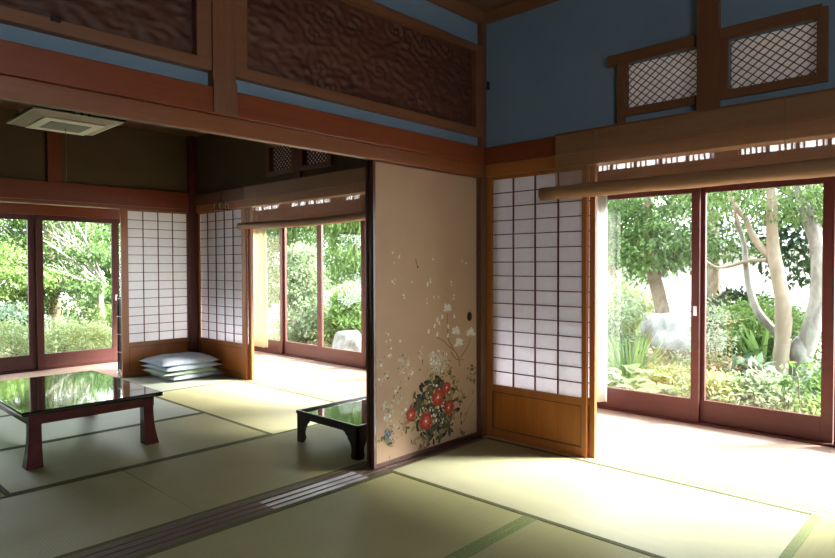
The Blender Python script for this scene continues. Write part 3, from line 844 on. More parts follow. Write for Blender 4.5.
# ------------------------------------------------------------------ low table
def low_table():
    x0, x1, y0, y1, zt = -2.385, -1.578, 1.405, 2.66, .335
    xc, yc = (x0+x1)/2, (y0+y1)/2
    o = empty('low_table', (xc, yc, 0)); tag(o, 'large low lacquered table with glossy black top and red-brown curved legs', 'table')
    hx, hy = (x1-x0)/2, (y1-y0)/2
    MB().box(-hx, hx, -hy, hy, zt-.026, zt, bev=.009).build('tabletop', M['black'], o, smooth=False)
    a = MB()
    a.box(-hx+.045, hx-.045, -hy+.045, -hy+.065, zt-.088, zt-.0265, bev=.002); a.box(-hx+.045, hx-.045, hy-.065, hy-.045, zt-.088, zt-.0265, bev=.002)
    a.box(-hx+.045, -hx+.065, -hy+.066, hy-.066, zt-.088, zt-.0265, bev=.002); a.box(hx-.065, hx-.045, -hy+.066, hy-.066, zt-.088, zt-.0265, bev=.002)
    a.build('apron', M['red'], o)
    for sx in (-1, 1):
        for sy in (-1, 1):
            m = MB(); prev = None; rows = []
            N = 12
            for k in range(N+1):
                t = k/N; z = (zt-.027)*(1-t)
                fl = .0       # flare out at the foot, waist above
                w = .066; ex = .024*t**2.2 - .004*math.sin(t*PI)
                cx_ = sx*(hx-.045-.033); cy_ = sy*(hy-.045-.033)
                rows.append([m.bm.verts.new((cx_+a_*w/2+(sx*ex if a_ == sx else 0), cy_+b_*w/2+(sy*ex if b_ == sy else 0), z)) for a_, b_ in ((-1,-1),(1,-1),(1,1),(-1,1))])
            for k in range(N):
                for i in range(4):
                    m.bm.faces.new((rows[k][i], rows[k][(i+1)%4], rows[k+1][(i+1)%4], rows[k+1][i]))
            m.bm.faces.new(rows[0]); m.bm.faces.new(rows[-1][::-1])
            lg = m.build('leg', M['red'], o)
            bv = lg.modifiers.new('b', 'BEVEL'); bv.width = .004; bv.segments = 2; bv.limit_method = 'ANGLE'; bv.angle_limit = .9
low_table()

# small black writing desk
def small_desk():
    x0, x1, y0, y1, zt = -.972, -.20, .185, .795, .207
    xc, yc = (x0+x1)/2, (y0+y1)/2
    o = empty('small_black_desk', (xc, yc, 0)); tag(o, 'small low black lacquer desk with scalloped legs, half behind the painted door', 'desk')
    hx, hy = (x1-x0)/2, (y1-y0)/2
    MB().box(-hx+.018, hx-.018, -hy+.018, hy-.018, zt-.02, zt-.012).build('desk_top', M['black'], o)
    r = MB()
    r.box(-hx, hx, -hy, -hy+.018, zt-.022, zt, bev=.003); r.box(-hx, hx, hy-.018, hy, zt-.022, zt, bev=.003)
    r.box(-hx, -hx+.018, -hy+.018, hy-.018, zt-.022, zt, bev=.003); r.box(hx-.018, hx, -hy+.018, hy-.018, zt-.022, zt, bev=.003)
    r.build('raised_rim', M['blackm'], o)
    zb = zt-.0225
    a = MB()
    a.box(-hx+.10, hx-.10, -hy+.006, -hy+.022, zb-.028, zb); a.box(-hx+.10, hx-.10, hy-.022, hy-.006, zb-.028, zb)
    a.box(-hx+.006, -hx+.022, -hy+.10, hy-.10, zb-.028, zb); a.box(hx-.022, hx-.006, -hy+.10, hy-.10, zb-.028, zb)
    a.build('apron', M['blackm'], o)
    # scalloped corner leg: the same outline on both faces of the corner
    prof = [(0, zb), (.135, zb), (.135, zb-.028), (.118, zb-.034), (.108, zb-.048), (.092, zb-.056), (.088, zb-.072), (.074, zb-.082),
            (.064, zb-.10), (.055, zb-.12), (.054, zb-.145), (.060, .022), (.058, .008), (.050, .0), (0, 0)]
    for sx in (-1, 1):
        for sy in (-1, 1):
            m = MB()
            ex, ey = sx*(hx-.005), sy*(hy-.005)
            m.prism([(ex-sx*u, v) for u, v in prof], 'y', ey-sy*.018, ey)
            m.prism([(ey-sy*u, v) for u, v in prof], 'x', ex-sx*.018, ex)
            m.build('leg', M['blackm'], o)
small_desk()

# ------------------------------------------------------------------ floor cushions
def cushion(cx, cy, z0, w, d, h, rz, mat, label, seed):
    n = 22; V = []; F = []; rng = random.Random(seed)
    me = bpy.data.meshes.new('floor_cushion')
    def prof(u, v):
        e = (1-abs(u)**2.6)*(1-abs(v)**2.6)
        return max(0, e)**.42
    ph = [rng.uniform(0, 6) for _ in range(4)]
    for side in (1, -1):
        for i in range(n+1):
            for j in range(n+1):
                u, v = i/n*2-1, j/n*2-1
                pin = 1-.05*(1-abs(u)**1.5)*(abs(v)**6)-.05*(1-abs(v)**1.5)*(abs(u)**6)
                p = prof(u, v)
                wr = .006*math.sin(u*7+ph[0]+v*3)*p+.004*math.sin(v*9+ph[1])*p
                base = .30*h
                zz = base + (side*(h*.62*p) if side > 0 else -min(base, h*.30*p)) + (wr if side > 0 else 0)
                # corners droop a little
                V.append((u*w/2*pin, v*d/2*pin, zz+ .006*(abs(u)*abs(v))**3))
    N = (n+1)*(n+1)
    for i in range(n):
        for j in range(n):
            k = i*(n+1)+j
            F.append((k, k+n+1, k+n+2, k+1)); F.append((N+k, N+k+1, N+k+n+2, N+k+n+1))
    me.from_pydata(V, [], F)
    bm = bmesh.new(); bm.from_mesh(me); bmesh.ops.remove_doubles(bm, verts=bm.verts, dist=.0008); bm.to_mesh(me); bm.free()
    me.polygons.foreach_set('use_smooth', [True]*len(me.polygons))
    o = link('floor_cushion', me, mat); o.location = (cx, cy, z0); o.rotation_euler = (0, 0, rz)
    tag(o, label, 'cushion', 'floor cushions stacked in the far corner')
    sm = o.modifiers.new('s', 'SUBSURF'); sm.levels = 1; sm.render_levels = 1
    # stitched edge welt
    w_ = MB(); pts = []
    for k in range(41):
        a = k/40*4; q = int(a) % 4; t = a-int(a)
        u, v = [(-1+2*t, -1), (1, -1+2*t), (1-2*t, 1), (-1, 1-2*t)][q]
        pin = 1-.05*(1-abs(u)**1.5)*(abs(v)**6)-.05*(1-abs(v)**1.5)*(abs(u)**6)
        pts.append((u*w/2*pin, v*d/2*pin, .30*h+.006*(abs(u)*abs(v))**3))
    w_.tube(pts, .0035, n=6, cap=False).build('welt', mat, o)
cx, cy = -.365, 3.655
cushion(cx+.05, cy-.01, .001, .57, .53, .085, .04, M['cushion'], 'lowest floor cushion of the stack, resting on the mat', 1)
cushion(cx-.01, cy+.0, .048, .59, .54, .085, -.03, M['cushion_g'], 'greenish floor cushion second from the bottom of the stack', 2)
cushion(cx+.0, cy-.01, .096, .61, .55, .085, .03, M['cushion'], 'third floor cushion up, just under the topmost', 3)
cushion(cx-.02, cy+.0, .143, .62, .56, .105, -.02, M['cushion'], 'topmost floor cushion of the stack in the far corner', 4)

# ------------------------------------------------------------------ slim rack on the far veranda
o = empty('slim_rack', (-.728, 4.235, 0)); tag(o, 'tall slim dark rack behind the left edge of the far paper screen', 'rack')
m = MB()
for sx in (-1, 1):
    for sy in (-1, 1): m.box(sx*.035-.006, sx*.035+.006, sy*.05-.006, sy*.05+.006, .035, .84)
m.build('upright', M['darkmetal'], o)
for k in range(5):
    MB().box(-.045, .045, -.06, .06, .05+k*.19, .058+k*.19, bev=.002).build('shelf', G_['blue'] if False else M['sheen_shelf'], o)
MB().box(-.028, -.022, -.044, .044, .06, .83).build('side_panel', M['darkmetal'], o)
for sy in (-1, 1):
    MB().tube([(-.03, sy*.045, .001), (-.03, sy*.045, .034)], .018, n=12).build('foot', M['metal'], o)

# ------------------------------------------------------------------ hanging ceiling lamp
o = empty('ceiling_lamp', (-1.985, 1.905, 2.066)); tag(o, 'square hanging lamp with white underside and grey centre, over the low table', 'lamp')
hx, hy = .262, .29
m = MB()
m.box(-hx, hx, -hy, hy, .028, .036, bev=.002)
m.build('shade_flange', M['white'], o)
m = MB(); a, b = .19, .22
m.hexa([(-a,-b,.010),(a,-b,.010),(a,b,.010),(-a,b,.010),(-hx+.008,-hy+.008,.0275),(hx-.008,-hy+.008,.0275),(hx-.008,hy-.008,.0275),(-hx+.008,hy-.008,.0275)])
m.build('sloping_shade', M['shade'], o)
MB().box(-a+.012, a-.012, -b+.012, b-.012, .003, .0098, bev=.003).build('diffuser_frame', M['white'], o)
MB().box(-.12, .12, -.12, .12, .0005, .0028).build('centre_panel', M['grey'], o)
m = MB(); m.box(-hx-.004, hx+.004, -hy-.006, -hy+.003, .036, .043); m.box(-hx-.004, hx+.004, hy-.003, hy+.006, .036, .043)
m.box(-hx-.006, -hx+.003, -hy, hy, .036, .043); m.box(hx-.003, hx+.006, -hy, hy, .036, .043)
m.build('dark_edge', M['darkmetal'], o)
for k in range(3):
    xx = -.045+k*.045
    MB().box(xx-.007, xx+.007, -hy-.014, -hy+.006, .030, .056, bev=.003).build('clip', M['darkmetal'], o)
m = MB(); m.box(-.03, .03, -.03, .03, .0365, .20); m.build('hanger_stem', M['darkmetal'], o)
m = MB(); m.box(-.06, .06, -.06, .06, .20, .531, bev=.004); m.build('ceiling_mount', M['darkmetal'], o)
for bb in ((-.215, -.185, .18, .20, .0365, .12), (-.12, -.09, .10, .12, .0365, .12)):
    MB().box(*bb).build('white_bracket', M['white'], o)
MB().tube([(0, .0, .0), (.002, 0, -.2), (0, 0, -.36)], .0018, n=6).build('pull_cord', M['rope'], o)

# ------------------------------------------------------------------ wire clothes hanger on the far rail
o = empty('clothes_hanger', (-.05, 3.38, 1.86)); tag(o, 'dark clip hanger with wire hooks on the rail above the far right paper screen', 'hanger')
m = MB()
m.tube([(0,-.14,-.11),(0,-.03,-.03),(0,0,.0)], .004, n=6); m.tube([(0,0,0),(0,.03,-.03),(0,.14,-.10)], .004, n=6)
m.tube([(0,-.16,-.125),(0,.0,-.11),(0,.14,-.10)], .006, n=6)
m.build('hanger_bar', M['darkmetal'], o)
m = MB(); m.tube(smooth_path([(0,0,0),(0,.004,.05),(0,-.02,.075),(.012,-.03,.05)], 4), .003, n=6); m.build('top_hook', M['darkmetal'], o)
for yy, zz in ((-.15,-.11),(-.10,-.10),(.02,-.09),(.13,-.09)):
    m = MB(); m.tube(smooth_path([(0,yy,zz+.03),(-.004,yy+.006,zz+.05),(-.004,yy+.016,zz+.03),(0,yy+.004,zz-.01),(0,yy+.002,zz-.035)], 4), .0028, n=6)
    m.build('wire_clip', M['metal'], o)

# ------------------------------------------------------------------ garden
GZ = -.38
def rnd(seed): return np.random.default_rng(seed)

def leaves(name, pos, axis, nrm, L, W, mat, parent=None, fold=.15, droop=.0, big=False):
    """one mesh of many separate leaves; pos (N,3) leaf bases"""
    N = len(pos)
    axis = axis/np.linalg.norm(axis, axis=1, keepdims=True)
    side = np.cross(axis, nrm); side /= np.linalg.norm(side, axis=1, keepdims=True)+1e-9
    up = np.cross(side, axis)
    L = np.broadcast_to(L, (N,))[:, None]; W = np.broadcast_to(W, (N,))[:, None]
    if not big:
        prof = [(0,0,0),(.5,.5,fold),(1,0,0),(.5,-.5,fold)]
        faces = [(0,1,2),(0,2,3)]
    else:
        prof = [(0,0,0),(.22,.40,fold),(.22,0,0),(.22,-.40,fold),(.55,.5,fold*.8),(.55,0,0),(.55,-.5,fold*.8),(.85,.26,0),(.85,0,0),(.85,-.26,0),(1,0,0)]
        faces = [(0,2,1),(0,3,2),(1,2,5,4),(2,3,6,5),(4,5,8,7),(5,6,9,8),(7,8,10),(8,9,10)]
    k = len(prof)
    V = np.zeros((N, k, 3))
    for i, (a, b, c) in enumerate(prof):
        V[:, i] = pos + axis*L*a + side*W*b + up*(W*c - L*droop*a*a)
        V[:, i, 2] -= (L[:, 0]*droop*a*a)
    me = bpy.data.meshes.new(name)
    lens = np.array([len(f) for f in faces]); flat = np.array([v for f in faces for v in f])
    me.vertices.add(N*k); me.vertices.foreach_set('co', V.reshape(-1))
    tot = np.tile(lens, N); loops = (flat[None, :] + (np.arange(N)*k)[:, None]).reshape(-1)
    me.loops.add(len(loops)); me.loops.foreach_set('vertex_index', loops.astype(np.int32))
    me.polygons.add(len(tot))
    st = np.concatenate([[0], np.cumsum(tot)[:-1]])
    me.polygons.foreach_set('loop_start', st.astype(np.int32)); me.polygons.foreach_set('loop_total', tot.astype(np.int32))
    me.update(calc_edges=True); me.validate()
    return link(name, me, mat, parent)

def blob_points(rg, blobs, clumps, per, cs):
    """leaf bases gathered in clumps on ellipsoid blobs; blobs = (x,y,z,rx,ry,rz)"""
    vol = np.array([b[3]*b[4]*b[5] for b in blobs])**.67; vol /= vol.sum()
    P, D = [], []
    for b, s in zip(blobs, vol):
        n = max(3, int(clumps*s))
        d = rg.normal(size=(n, 3)); d /= np.linalg.norm(d, axis=1, keepdims=True)
        rr = rg.uniform(.35, 1.0, (n, 1))**.6
        c = np.array(b[:3]) + d*rr*np.array(b[3:6])
        q = rg.normal(size=(n, per, 3))*np.array([cs, cs, cs*.45])
        P.append((c[:, None]+q).reshape(-1, 3)); D.append(np.repeat(d, per, 0))
    return np.concatenate(P), np.concatenate(D)

def foliage(name, seed, blobs, clumps, per, cs, L, W, mat, parent, droop=.1, upb=.5, drop=0.0):
    rg = rnd(seed)
    P, D = blob_points(rg, blobs, clumps, per, cs)
    n = len(P)
    ax = D*.6 + rg.normal(size=(n, 3))*.7; ax[:, 2] += -drop
    nr = rg.normal(size=(n, 3))*.5; nr[:, 2] += upb+.5
    return leaves(name, P, ax, nr, L*rg.uniform(.7, 1.25, n), W*rg.uniform(.8, 1.2, n), mat, parent, droop=droop)

def trunk_part(name, paths, mat, parent, seed=1, n=12, jit=.05):
    mb = MB(); rng = random.Random(seed)
    for pts, rads in paths:
        P = smooth_path(pts, 6); mb.tube(P, lerp_r(rads, len(P)), n=n, jit=jit, rng=rng)
    return mb.build(name, mat, parent, smooth=True)

def tree(name, loc, label, cat, trunk, blobs, clumps, per, cs, L, W, leaf, bark, seed, group=None, **kw):
    o = empty(name, loc); tag(o, label, cat, group)
    if trunk: trunk_part('trunk', trunk, bark, o, seed)
    foliage('crown', seed, blobs, clumps, per, cs, L, W, leaf, o, **kw)
    return o

# ground: gently uneven
me = bpy.data.meshes.new('garden_ground'); V = []; F = []
xs = [1.5+i*.35 for i in range(80)]; n = 110
def gz(x, y): return GZ + .10*noise.noise(Vector((x*.5, y*.5, 0))) + .03*noise.noise(Vector((x*2, y*2, 1)))
NX, NY = 76, 100
for i in range(NX+1):
    for j in range(NY+1):
        x, y = -8+i*.40, -9+j*.40
        V.append((x, y, gz(x, y) if (x > 1.45 or y > 5.42) else GZ-.3))
for i in range(NX):
    for j in range(NY):
        k = i*(NY+1)+j; F.append((k, k+NY+1, k+NY+2, k+1))
me.from_pydata(V, [], F); me.polygons.foreach_set('use_smooth', [True]*len(F))
tag(link('garden_ground', me, M['soil']), 'earth of the garden outside the veranda', 'ground', kind='structure')

# low grass and weeds nobody could count
rg = rnd(5); N = 9000
p = np.stack([rg.uniform(1.6, 6.5, N), rg.uniform(-3, 9, N), np.zeros(N)], 1)
p2 = np.stack([rg.uniform(-5, 4, N//2), rg.uniform(5.7, 10, N//2), np.zeros(N//2)], 1)
p = np.concatenate([p, p2]); p[:, 2] = [gz(a, b)-.01 for a, b in p[:, :2]]
ax = rg.normal(size=p.shape)*.45; ax[:, 2] = 1
tag(leaves('grass', p, ax, rg.normal(size=p.shape), rg.uniform(.08, .24, len(p)), .014, G_['lime'], None, droop=.2), 'pale green grass and weeds over the garden earth', 'grass', kind='stuff')

# --- forked smooth-barked tree outside the right pane
o = empty('forked_tree', (3.5, -1.18, GZ)); tag(o, 'pale smooth-barked tree forking low into several crooked trunks, outside the right pane', 'tree')
OX = Vector((3.5, -1.18, GZ))
def rel(pts): return [Vector(p)-OX for p in pts]
trunk_part('trunk', [
    (rel([(3.5,-1.16,GZ-.05),(3.5,-1.17,.05),(3.5,-1.17,.30),(3.5,-1.20,.44)]), [.115,.10,.105,.075]),
    (rel([(3.5,-1.19,.28),(3.5,-1.25,.52),(3.5,-1.30,.80),(3.5,-1.315,1.05),(3.5,-1.29,1.35),(3.5,-1.20,1.66),(3.52,-1.14,1.95),(3.5,-1.2,2.4)]), [.085,.085,.072,.070,.065,.055,.045,.03]),
    (rel([(3.55,-1.27,.60),(3.56,-1.36,.85),(3.56,-1.37,1.15),(3.55,-1.32,1.40),(3.6,-1.22,1.62),(3.6,-1.2,2.1)]), [.05,.055,.055,.05,.045,.03]),
    (rel([(3.5,-1.16,.30),(3.49,-1.02,.43),(3.48,-.90,.55),(3.47,-.79,.70),(3.46,-.725,.92),(3.46,-.69,1.16),(3.46,-.67,1.35),(3.46,-.62,1.55),(3.5,-.55,1.8)]), [.05,.045,.040,.040,.034,.030,.026,.022,.015])], M['bark_l'], o, 3)
trunk_part('main_stem', [
    (rel([(3.38,-1.02,GZ-.05),(3.38,-1.02,.1),(3.38,-1.04,.45),(3.38,-1.045,.62),(3.38,-1.035,.82),(3.38,-.99,1.08),(3.38,-.955,1.28),(3.38,-.94,1.55),(3.38,-.935,1.75),(3.4,-.9,2.2)]), [.085,.075,.068,.078,.066,.064,.060,.052,.048,.03]),
    (rel([(3.38,-.95,1.22),(3.37,-.86,1.31),(3.36,-.77,1.45),(3.36,-.71,1.60),(3.36,-.63,1.72),(3.36,-.55,1.9)]), [.04,.036,.032,.028,.024,.018]),
    (rel([(3.38,-.90,1.20),(3.4,-.72,1.19),(3.42,-.55,1.14),(3.42,-.42,1.13),(3.42,-.31,1.20)]), [.02,.016,.014,.012,.008]),
    (rel([(3.46,-.66,1.42),(3.44,-.60,1.58),(3.42,-.60,1.75)]), [.02,.016,.012])], M['bark_p'], o, 4)
foliage('crown', 31, [(0-.0,.35,2.35,.75,.75,.42),(.1,-.35,2.45,.8,.6,.45),(.2,.9,2.5,.7,.5,.4),(.3,-.05,2.9,.9,.9,.4),(.2,.2,2.08,.5,.7,.16),(.1,-.2,2.12,.5,.35,.18)], 330, 26, .10, .055, .026, G_['mid'], o, drop=.2)

# --- leaning tree behind the left pane
OX = Vector((6, 1.05, GZ)); bl = [(.1,.3,1.85,.9,.8,.35),(-.1,-.4,2.1,.8,.7,.35),(.1,.9,2.2,.8,.7,.4),(.1,.3,2.7,1.1,1.1,.5),(.2,-.5,2.8,.9,.8,.5),(-.3,.15,1.65,.5,.45,.2),(0,-.75,1.75,.4,.4,.15)]
tree('leaning_tree', OX, 'leafy tree with a leaning brown trunk outside the left pane', 'tree',
     [([(0,0,-.05),(0,.05,.5),(0,.18,1.1),(0,.33,1.7),(.1,.4,2.6)], [.13,.11,.10,.09,.05]), ([(0,.30,1.55),(0,.6,1.9),(0,.9,2.3)], [.05,.04,.02]), ([(0,.22,1.3),(0,-.1,1.7),(0,-.5,2.0)], [.045,.035,.02])],
     bl, 420, 30, .13, .085, .042, G_['mid'], M['bark'], 41, drop=.15)
# --- background trees (each its own)
def round_tree(x, y, h, r, leaf, label, seed, low=.35, n=300, L=.13, group='trees at the back of the garden', name='broadleaf_tree', cs=.2):
    rg = random.Random(seed); bl = []
    for k in range(9):
        a = rg.uniform(0, 6.28); q = rg.uniform(.15, .75)*r
        bl.append((q*math.cos(a), q*math.sin(a), h*rg.uniform(low, .92), r*rg.uniform(.4,.62), r*rg.uniform(.4,.62), h*rg.uniform(.10,.16)))
    return tree(name, (x, y, GZ), label, 'tree', [([(0,0,-.05),(.05,.05,h*.3),(-.05,.05,h*.6),(0,0,h*.85)], [.14,.12,.09,.03])], bl, n, 26, cs, L, L*.5, leaf, M['bark'], seed, group, drop=.1)
round_tree(8.3, -.9, 4.8, 1.5, G_['dark'], 'dark evergreen tree behind the forked tree, at the far right', 51, low=.28, n=420)
round_tree(8.8, 1.3, 5.2, 1.4, G_['dark'], 'dark evergreen between the forked tree and the leaning tree', 52, low=.5, n=380)
round_tree(9.8, 3.8, 5.4, 1.7, G_['mid'], 'mid green tree behind the leaning tree to its left', 53, low=.3, n=400)
round_tree(7.0, -2.2, 4.5, 1.5, G_['mid'], 'mid green tree just past the right edge of the right pane', 54, low=.3, n=300)
round_tree(9.6, 12.6, 6.4, 2.2, G_['mid'], 'tall tree far behind the cream curtain', 55, low=.12, n=700)
round_tree(10.4, 8.6, 6.6, 2.2, G_['dark'], 'tall dark tree far behind the drooping tree', 56, low=.12, n=700)
round_tree(11.2, 6.6, 7., 2.4, G_['mid'], 'distant tall tree beyond the boulder by the painted door', 57, low=.2, n=350, L=.17)
round_tree(6.2, 11.2, 5.5, 1.8, G_['pale'], 'pale leafy tree outside the middle back pane', 58, low=.1, n=600)
# --- neighbour's white house
o = empty('white_house', (15, 3.2, GZ)); tag(o, 'long low white house wall glimpsed beyond the forked tree', 'house')
MB().box(-1, 2.5, -6, 5.2, -.3, 1.98).build('wall', M['housew'], o)
MB().prism([(-1.5,1.98),(3,1.98),(.75,2.7)], 'y', -6.3, 5.5).build('roof', M['roof'], o)

# --- shrubs
def shrub(name, loc, blobs, leaf, label, seed, n=120, per=24, cs=.07, L=.06, W=.028, group='shrubs in the garden', cat='shrub', stems=5, **kw):
    o = empty(name, loc); tag(o, label, cat, group)
    rg = random.Random(seed); mb = MB()
    for k in range(stems):
        b = blobs[k % len(blobs)]
        tip = (b[0]+rg.uniform(-.5,.5)*b[3], b[1]+rg.uniform(-.5,.5)*b[4], b[2]+rg.uniform(-.2,.5)*b[5])
        mb.tube(smooth_path([(rg.uniform(-.04,.04), rg.uniform(-.04,.04), -.06), (tip[0]*.4, tip[1]*.4, tip[2]*.55), tip], 4), .009, n=5)
    mb.build('stem', M['bark'], o)
    foliage('foliage', seed, blobs, n, per, cs, L, W, leaf, o, **kw)
    return o
shrub('low_shrub', (2.45,-.86,GZ), [(0,0,.30,.26,.24,.20),(.05,.15,.42,.2,.2,.16)], G_['lime'], 'lime green low shrub at the bottom left of the right pane', 61, n=130)
shrub('low_shrub', (2.55,-1.18,GZ), [(0,0,.30,.28,.26,.22),(.1,.1,.45,.18,.2,.12)], G_['pale'], 'pale low shrub at the bottom middle of the right pane', 62, n=130)
shrub('low_shrub', (2.4,-1.50,GZ), [(0,0,.26,.26,.24,.2),(.1,-.1,.36,.2,.2,.12)], G_['bright'], 'bright green low shrub at the bottom right of the right pane', 63, n=120)
shrub('bronze_shrub', (2.85,-.86,GZ), [(0,0,.42,.18,.16,.22)], G_['brown'], 'bronze-tinged spindly shrub at the left side of the right pane', 64, n=40, per=14)
shrub('broadleaf_shrub', (2.95,-1.02,GZ), [(0,.1,.38,.26,.2,.22),(.0,-.25,.3,.2,.2,.15)], G_['blue'], 'grey-green broad-leaved shrub in front of the forked tree', 65, n=60, per=12, L=.14, W=.085)
shrub('feathery_shrub', (3.0,-.52,GZ), [(0,0,.8,.16,.14,.45),(0,.05,.4,.22,.2,.3)], G_['pale'], 'tall feathery pale shrub behind the meeting stiles of the right doors', 66, n=110, per=18, L=.05, W=.02)
shrub('low_shrub', (3.0,-1.62,GZ), [(0,0,.45,.25,.25,.3)], G_['mid'], 'mid green low shrub at the foot of the forked tree on its right', 67, n=90)
shrub('round_shrub', (4.3,1.12,GZ), [(0,0,.9,.35,.32,.55),(-.1,.1,.5,.4,.4,.4)], G_['pale'], 'pale rounded shrub just right of the white curtain', 68, n=200, L=.055)
shrub('round_shrub', (5.7,-.15,GZ), [(0,0,.75,.4,.35,.35),(.1,-.4,.6,.35,.35,.4)], G_['bright'], 'bright rounded shrub to the right of the boulder in the left pane', 69, n=200, L=.07)
shrub('round_shrub', (6.8,2.4,GZ), [(0,0,.7,.8,.8,.6)], G_['lime'], 'sunlit shrub behind the boulder in the left pane', 70, n=200, L=.08, W=.04)
shrub('round_shrub', (7.2,0.4,GZ), [(0,0,.55,.7,.8,.55)], G_['dark'], 'wide shrub under the dark evergreens', 71, n=220, L=.09, W=.045)
# back opening
shrub('leafy_shrub', (3.1,6.2,GZ), [(0,0,.6,.5,.45,.5),(.1,.2,1.2,.4,.4,.35),(0,.1,1.6,.3,.3,.3)], G_['pale'], 'tall pale leafy shrub next to the cream curtain', 72, n=330, L=.075, W=.036)
shrub('leafy_shrub', (3.3,5.35,GZ), [(0,.1,.45,.38,.35,.42),(.2,.1,.9,.3,.3,.3)], G_['bright'], 'bright leafy shrub behind the middle back pane', 73, n=240, L=.075, W=.036)
shrub('spreading_shrub', (4.3,6.25,GZ), [(0,0,.95,.4,.5,.22),(.1,-.2,.6,.4,.5,.3)], G_['pale'], 'shrub with long pale leaves above the boulder by the painted door', 74, n=120, per=16, L=.15, W=.05, cs=.10)
shrub('leafy_shrub', (4.4,5.7,GZ), [(0,0,.45,.4,.4,.35)], G_['bright'], 'green leafy shrub right behind the boulder by the painted door', 75, n=160, L=.07, W=.035)
o = tree('drooping_tree', (5.3,7.4,GZ), 'bright green tree with drooping sprays in the right back pane', 'tree', [([(0,0,-.05),(.05,-.1,1.2),(0,.1,2.4),(.1,0,3.4)], [.09,.08,.06,.02])],
     [(0,-.1,1.9,.6,.6,.6),(0,.3,2.6,.8,.8,.5),(0,-.4,2.8,.7,.7,.6),(-.1,.1,1.35,.45,.5,.4),(0,0,3.5,.9,.9,.5)], 760, 28, .11, .10, .03, G_['bright'], M['bark'], 76, drop=1.3)
tree('drooping_tree', (5.0,9.4,GZ), 'dim green tree between the drooping tree and the pale shrubs', 'tree', [([(0,0,-.05),(.05,-.1,1.2),(0,.1,2.4)], [.09,.08,.05])],
     [(0,0,1.6,.7,.6,.9),(0,.2,2.6,.9,.9,.6),(0,-.3,3.2,.8,.8,.6)], 420, 26, .12, .08, .035, G_['mid'], M['bark'], 77, drop=.4)
# left far window
hd = shrub('clipped_hedge_shrub', (-.62,6.55,GZ), [(0,0,.42,.78,.42,.44),(-.75,.0,.46,.6,.42,.44),(.3,.05,.38,.5,.35,.40)], G_['lime'], 'low clipped round bush filling the bottom of the left garden doors', 81, n=760, per=24, cs=.05, L=.038, W=.022)
shrub('clipped_hedge_shrub', (-2.3,6.7,GZ), [(0,0,.40,.7,.42,.42)], G_['bright'], 'clipped bush at the left edge beyond the far doors', 82, n=300, cs=.05, L=.038, W=.022)
shrub('leafy_shrub', (-1.1,8.1,GZ), [(0,0,.7,.7,.4,.35),(-.6,0,.8,.5,.4,.4)], G_['blue'], 'grey-green shrub behind the clipped bush on the left', 83, n=200, L=.07)
shrub('leafy_shrub', (1.1,8.8,GZ), [(0,0,.55,.7,.5,.35)], G_['bright'], 'bright shrub behind the foot of the bare-branched tree', 84, n=180, L=.07)
def pine(x, y, h, r, label, seed, leaf='mid'):
    rg = random.Random(seed); bl = []
    for k in range(11):
        a = rg.uniform(0, 6.28); z = h*(.30+.62*k/10); q = r*rg.uniform(.2,.8)*(1-.25*k/10)
        bl.append((q*math.cos(a), q*math.sin(a), z, r*.5, r*.5, h*.035))
    return tree('layered_tree', (x, y, GZ), label, 'tree', [([(0,0,-.05),(.06,.05,h*.35),(-.05,0,h*.7),(0,0,h*.95)], [.10,.08,.06,.02])], bl, 620, 28, .12, .07, .034, G_[leaf], M['bark'], seed, 'garden trees beyond the left garden doors', drop=.05)
pine(-1.2, 8.9, 3.2, 1.0, 'layered green tree at the left edge beyond the far doors', 91, 'bright')
pine(.15, 9.6, 2.9, .95, 'layered green tree in the middle of the left garden door', 92, 'mid')
round_tree(-.5, 13.5, 6.5, 2.3, G_['dark'], 'tall dark tree behind the layered trees', 93, low=.12, n=800, group='trees beyond the left garden doors')
round_tree(3.2, 13., 6.0, 2.0, G_['mid'], 'tall tree behind the bare-branched tree', 94, low=.12, n=700, group='trees beyond the left garden doors')
round_tree(-4.2, 12., 6.0, 2.2, G_['mid'], 'tall tree beyond the left edge', 95, low=.12, n=500, group='trees beyond the left garden doors')
# bare pale branches
o = empty('bare_branched_tree', (.72, 8.9, GZ)); tag(o, 'small tree with a fan of bare pale twigs, right in the left garden door', 'tree')
rg = random.Random(12); paths = [([(0,0,-.05),(.02,0,.5),(-.02,0,.95),(.03,0,1.35)], [.075,.06,.055,.045])]
trunk_part('trunk', paths, M['bark_p'], o, 7)
tw = []
for k in range(7):
    a = PI+rg.uniform(-.5,.5); e = .15+.16*k
    p0 = Vector((.02, rg.uniform(-.05,.05), 1.1+.04*k)); L = rg.uniform(1.1, 1.6)
    d = Vector((math.cos(a)*math.cos(e), math.sin(a)*.6*math.cos(e), math.sin(e)))
    p1 = p0+d*L*.5+Vector((0,0,.06)); p2 = p0+d*L+Vector((0,0,.02))
    tw.append(([p0,p1,p2], [.026,.016,.006]))
    for q in range(9):
        s = p0.lerp(p2, rg.uniform(.25,.95)); dd = (d+Vector((rg.uniform(-.6,.5), rg.uniform(-.5,.5), rg.uniform(-.3,.9)))).normalized()
        tw.append(([s, s+dd*.25+Vector((0,0,.03)), s+dd*rg.uniform(.4,.75)], [.010,.007,.003]))
trunk_part('branches', tw, M['bark_l'], o, 8, n=6)
foliage('sparse_leaves', 96, [(-.6,0,1.7,.6,.3,.4)], 40, 8, .08, .04, .02, G_['lime'], o)

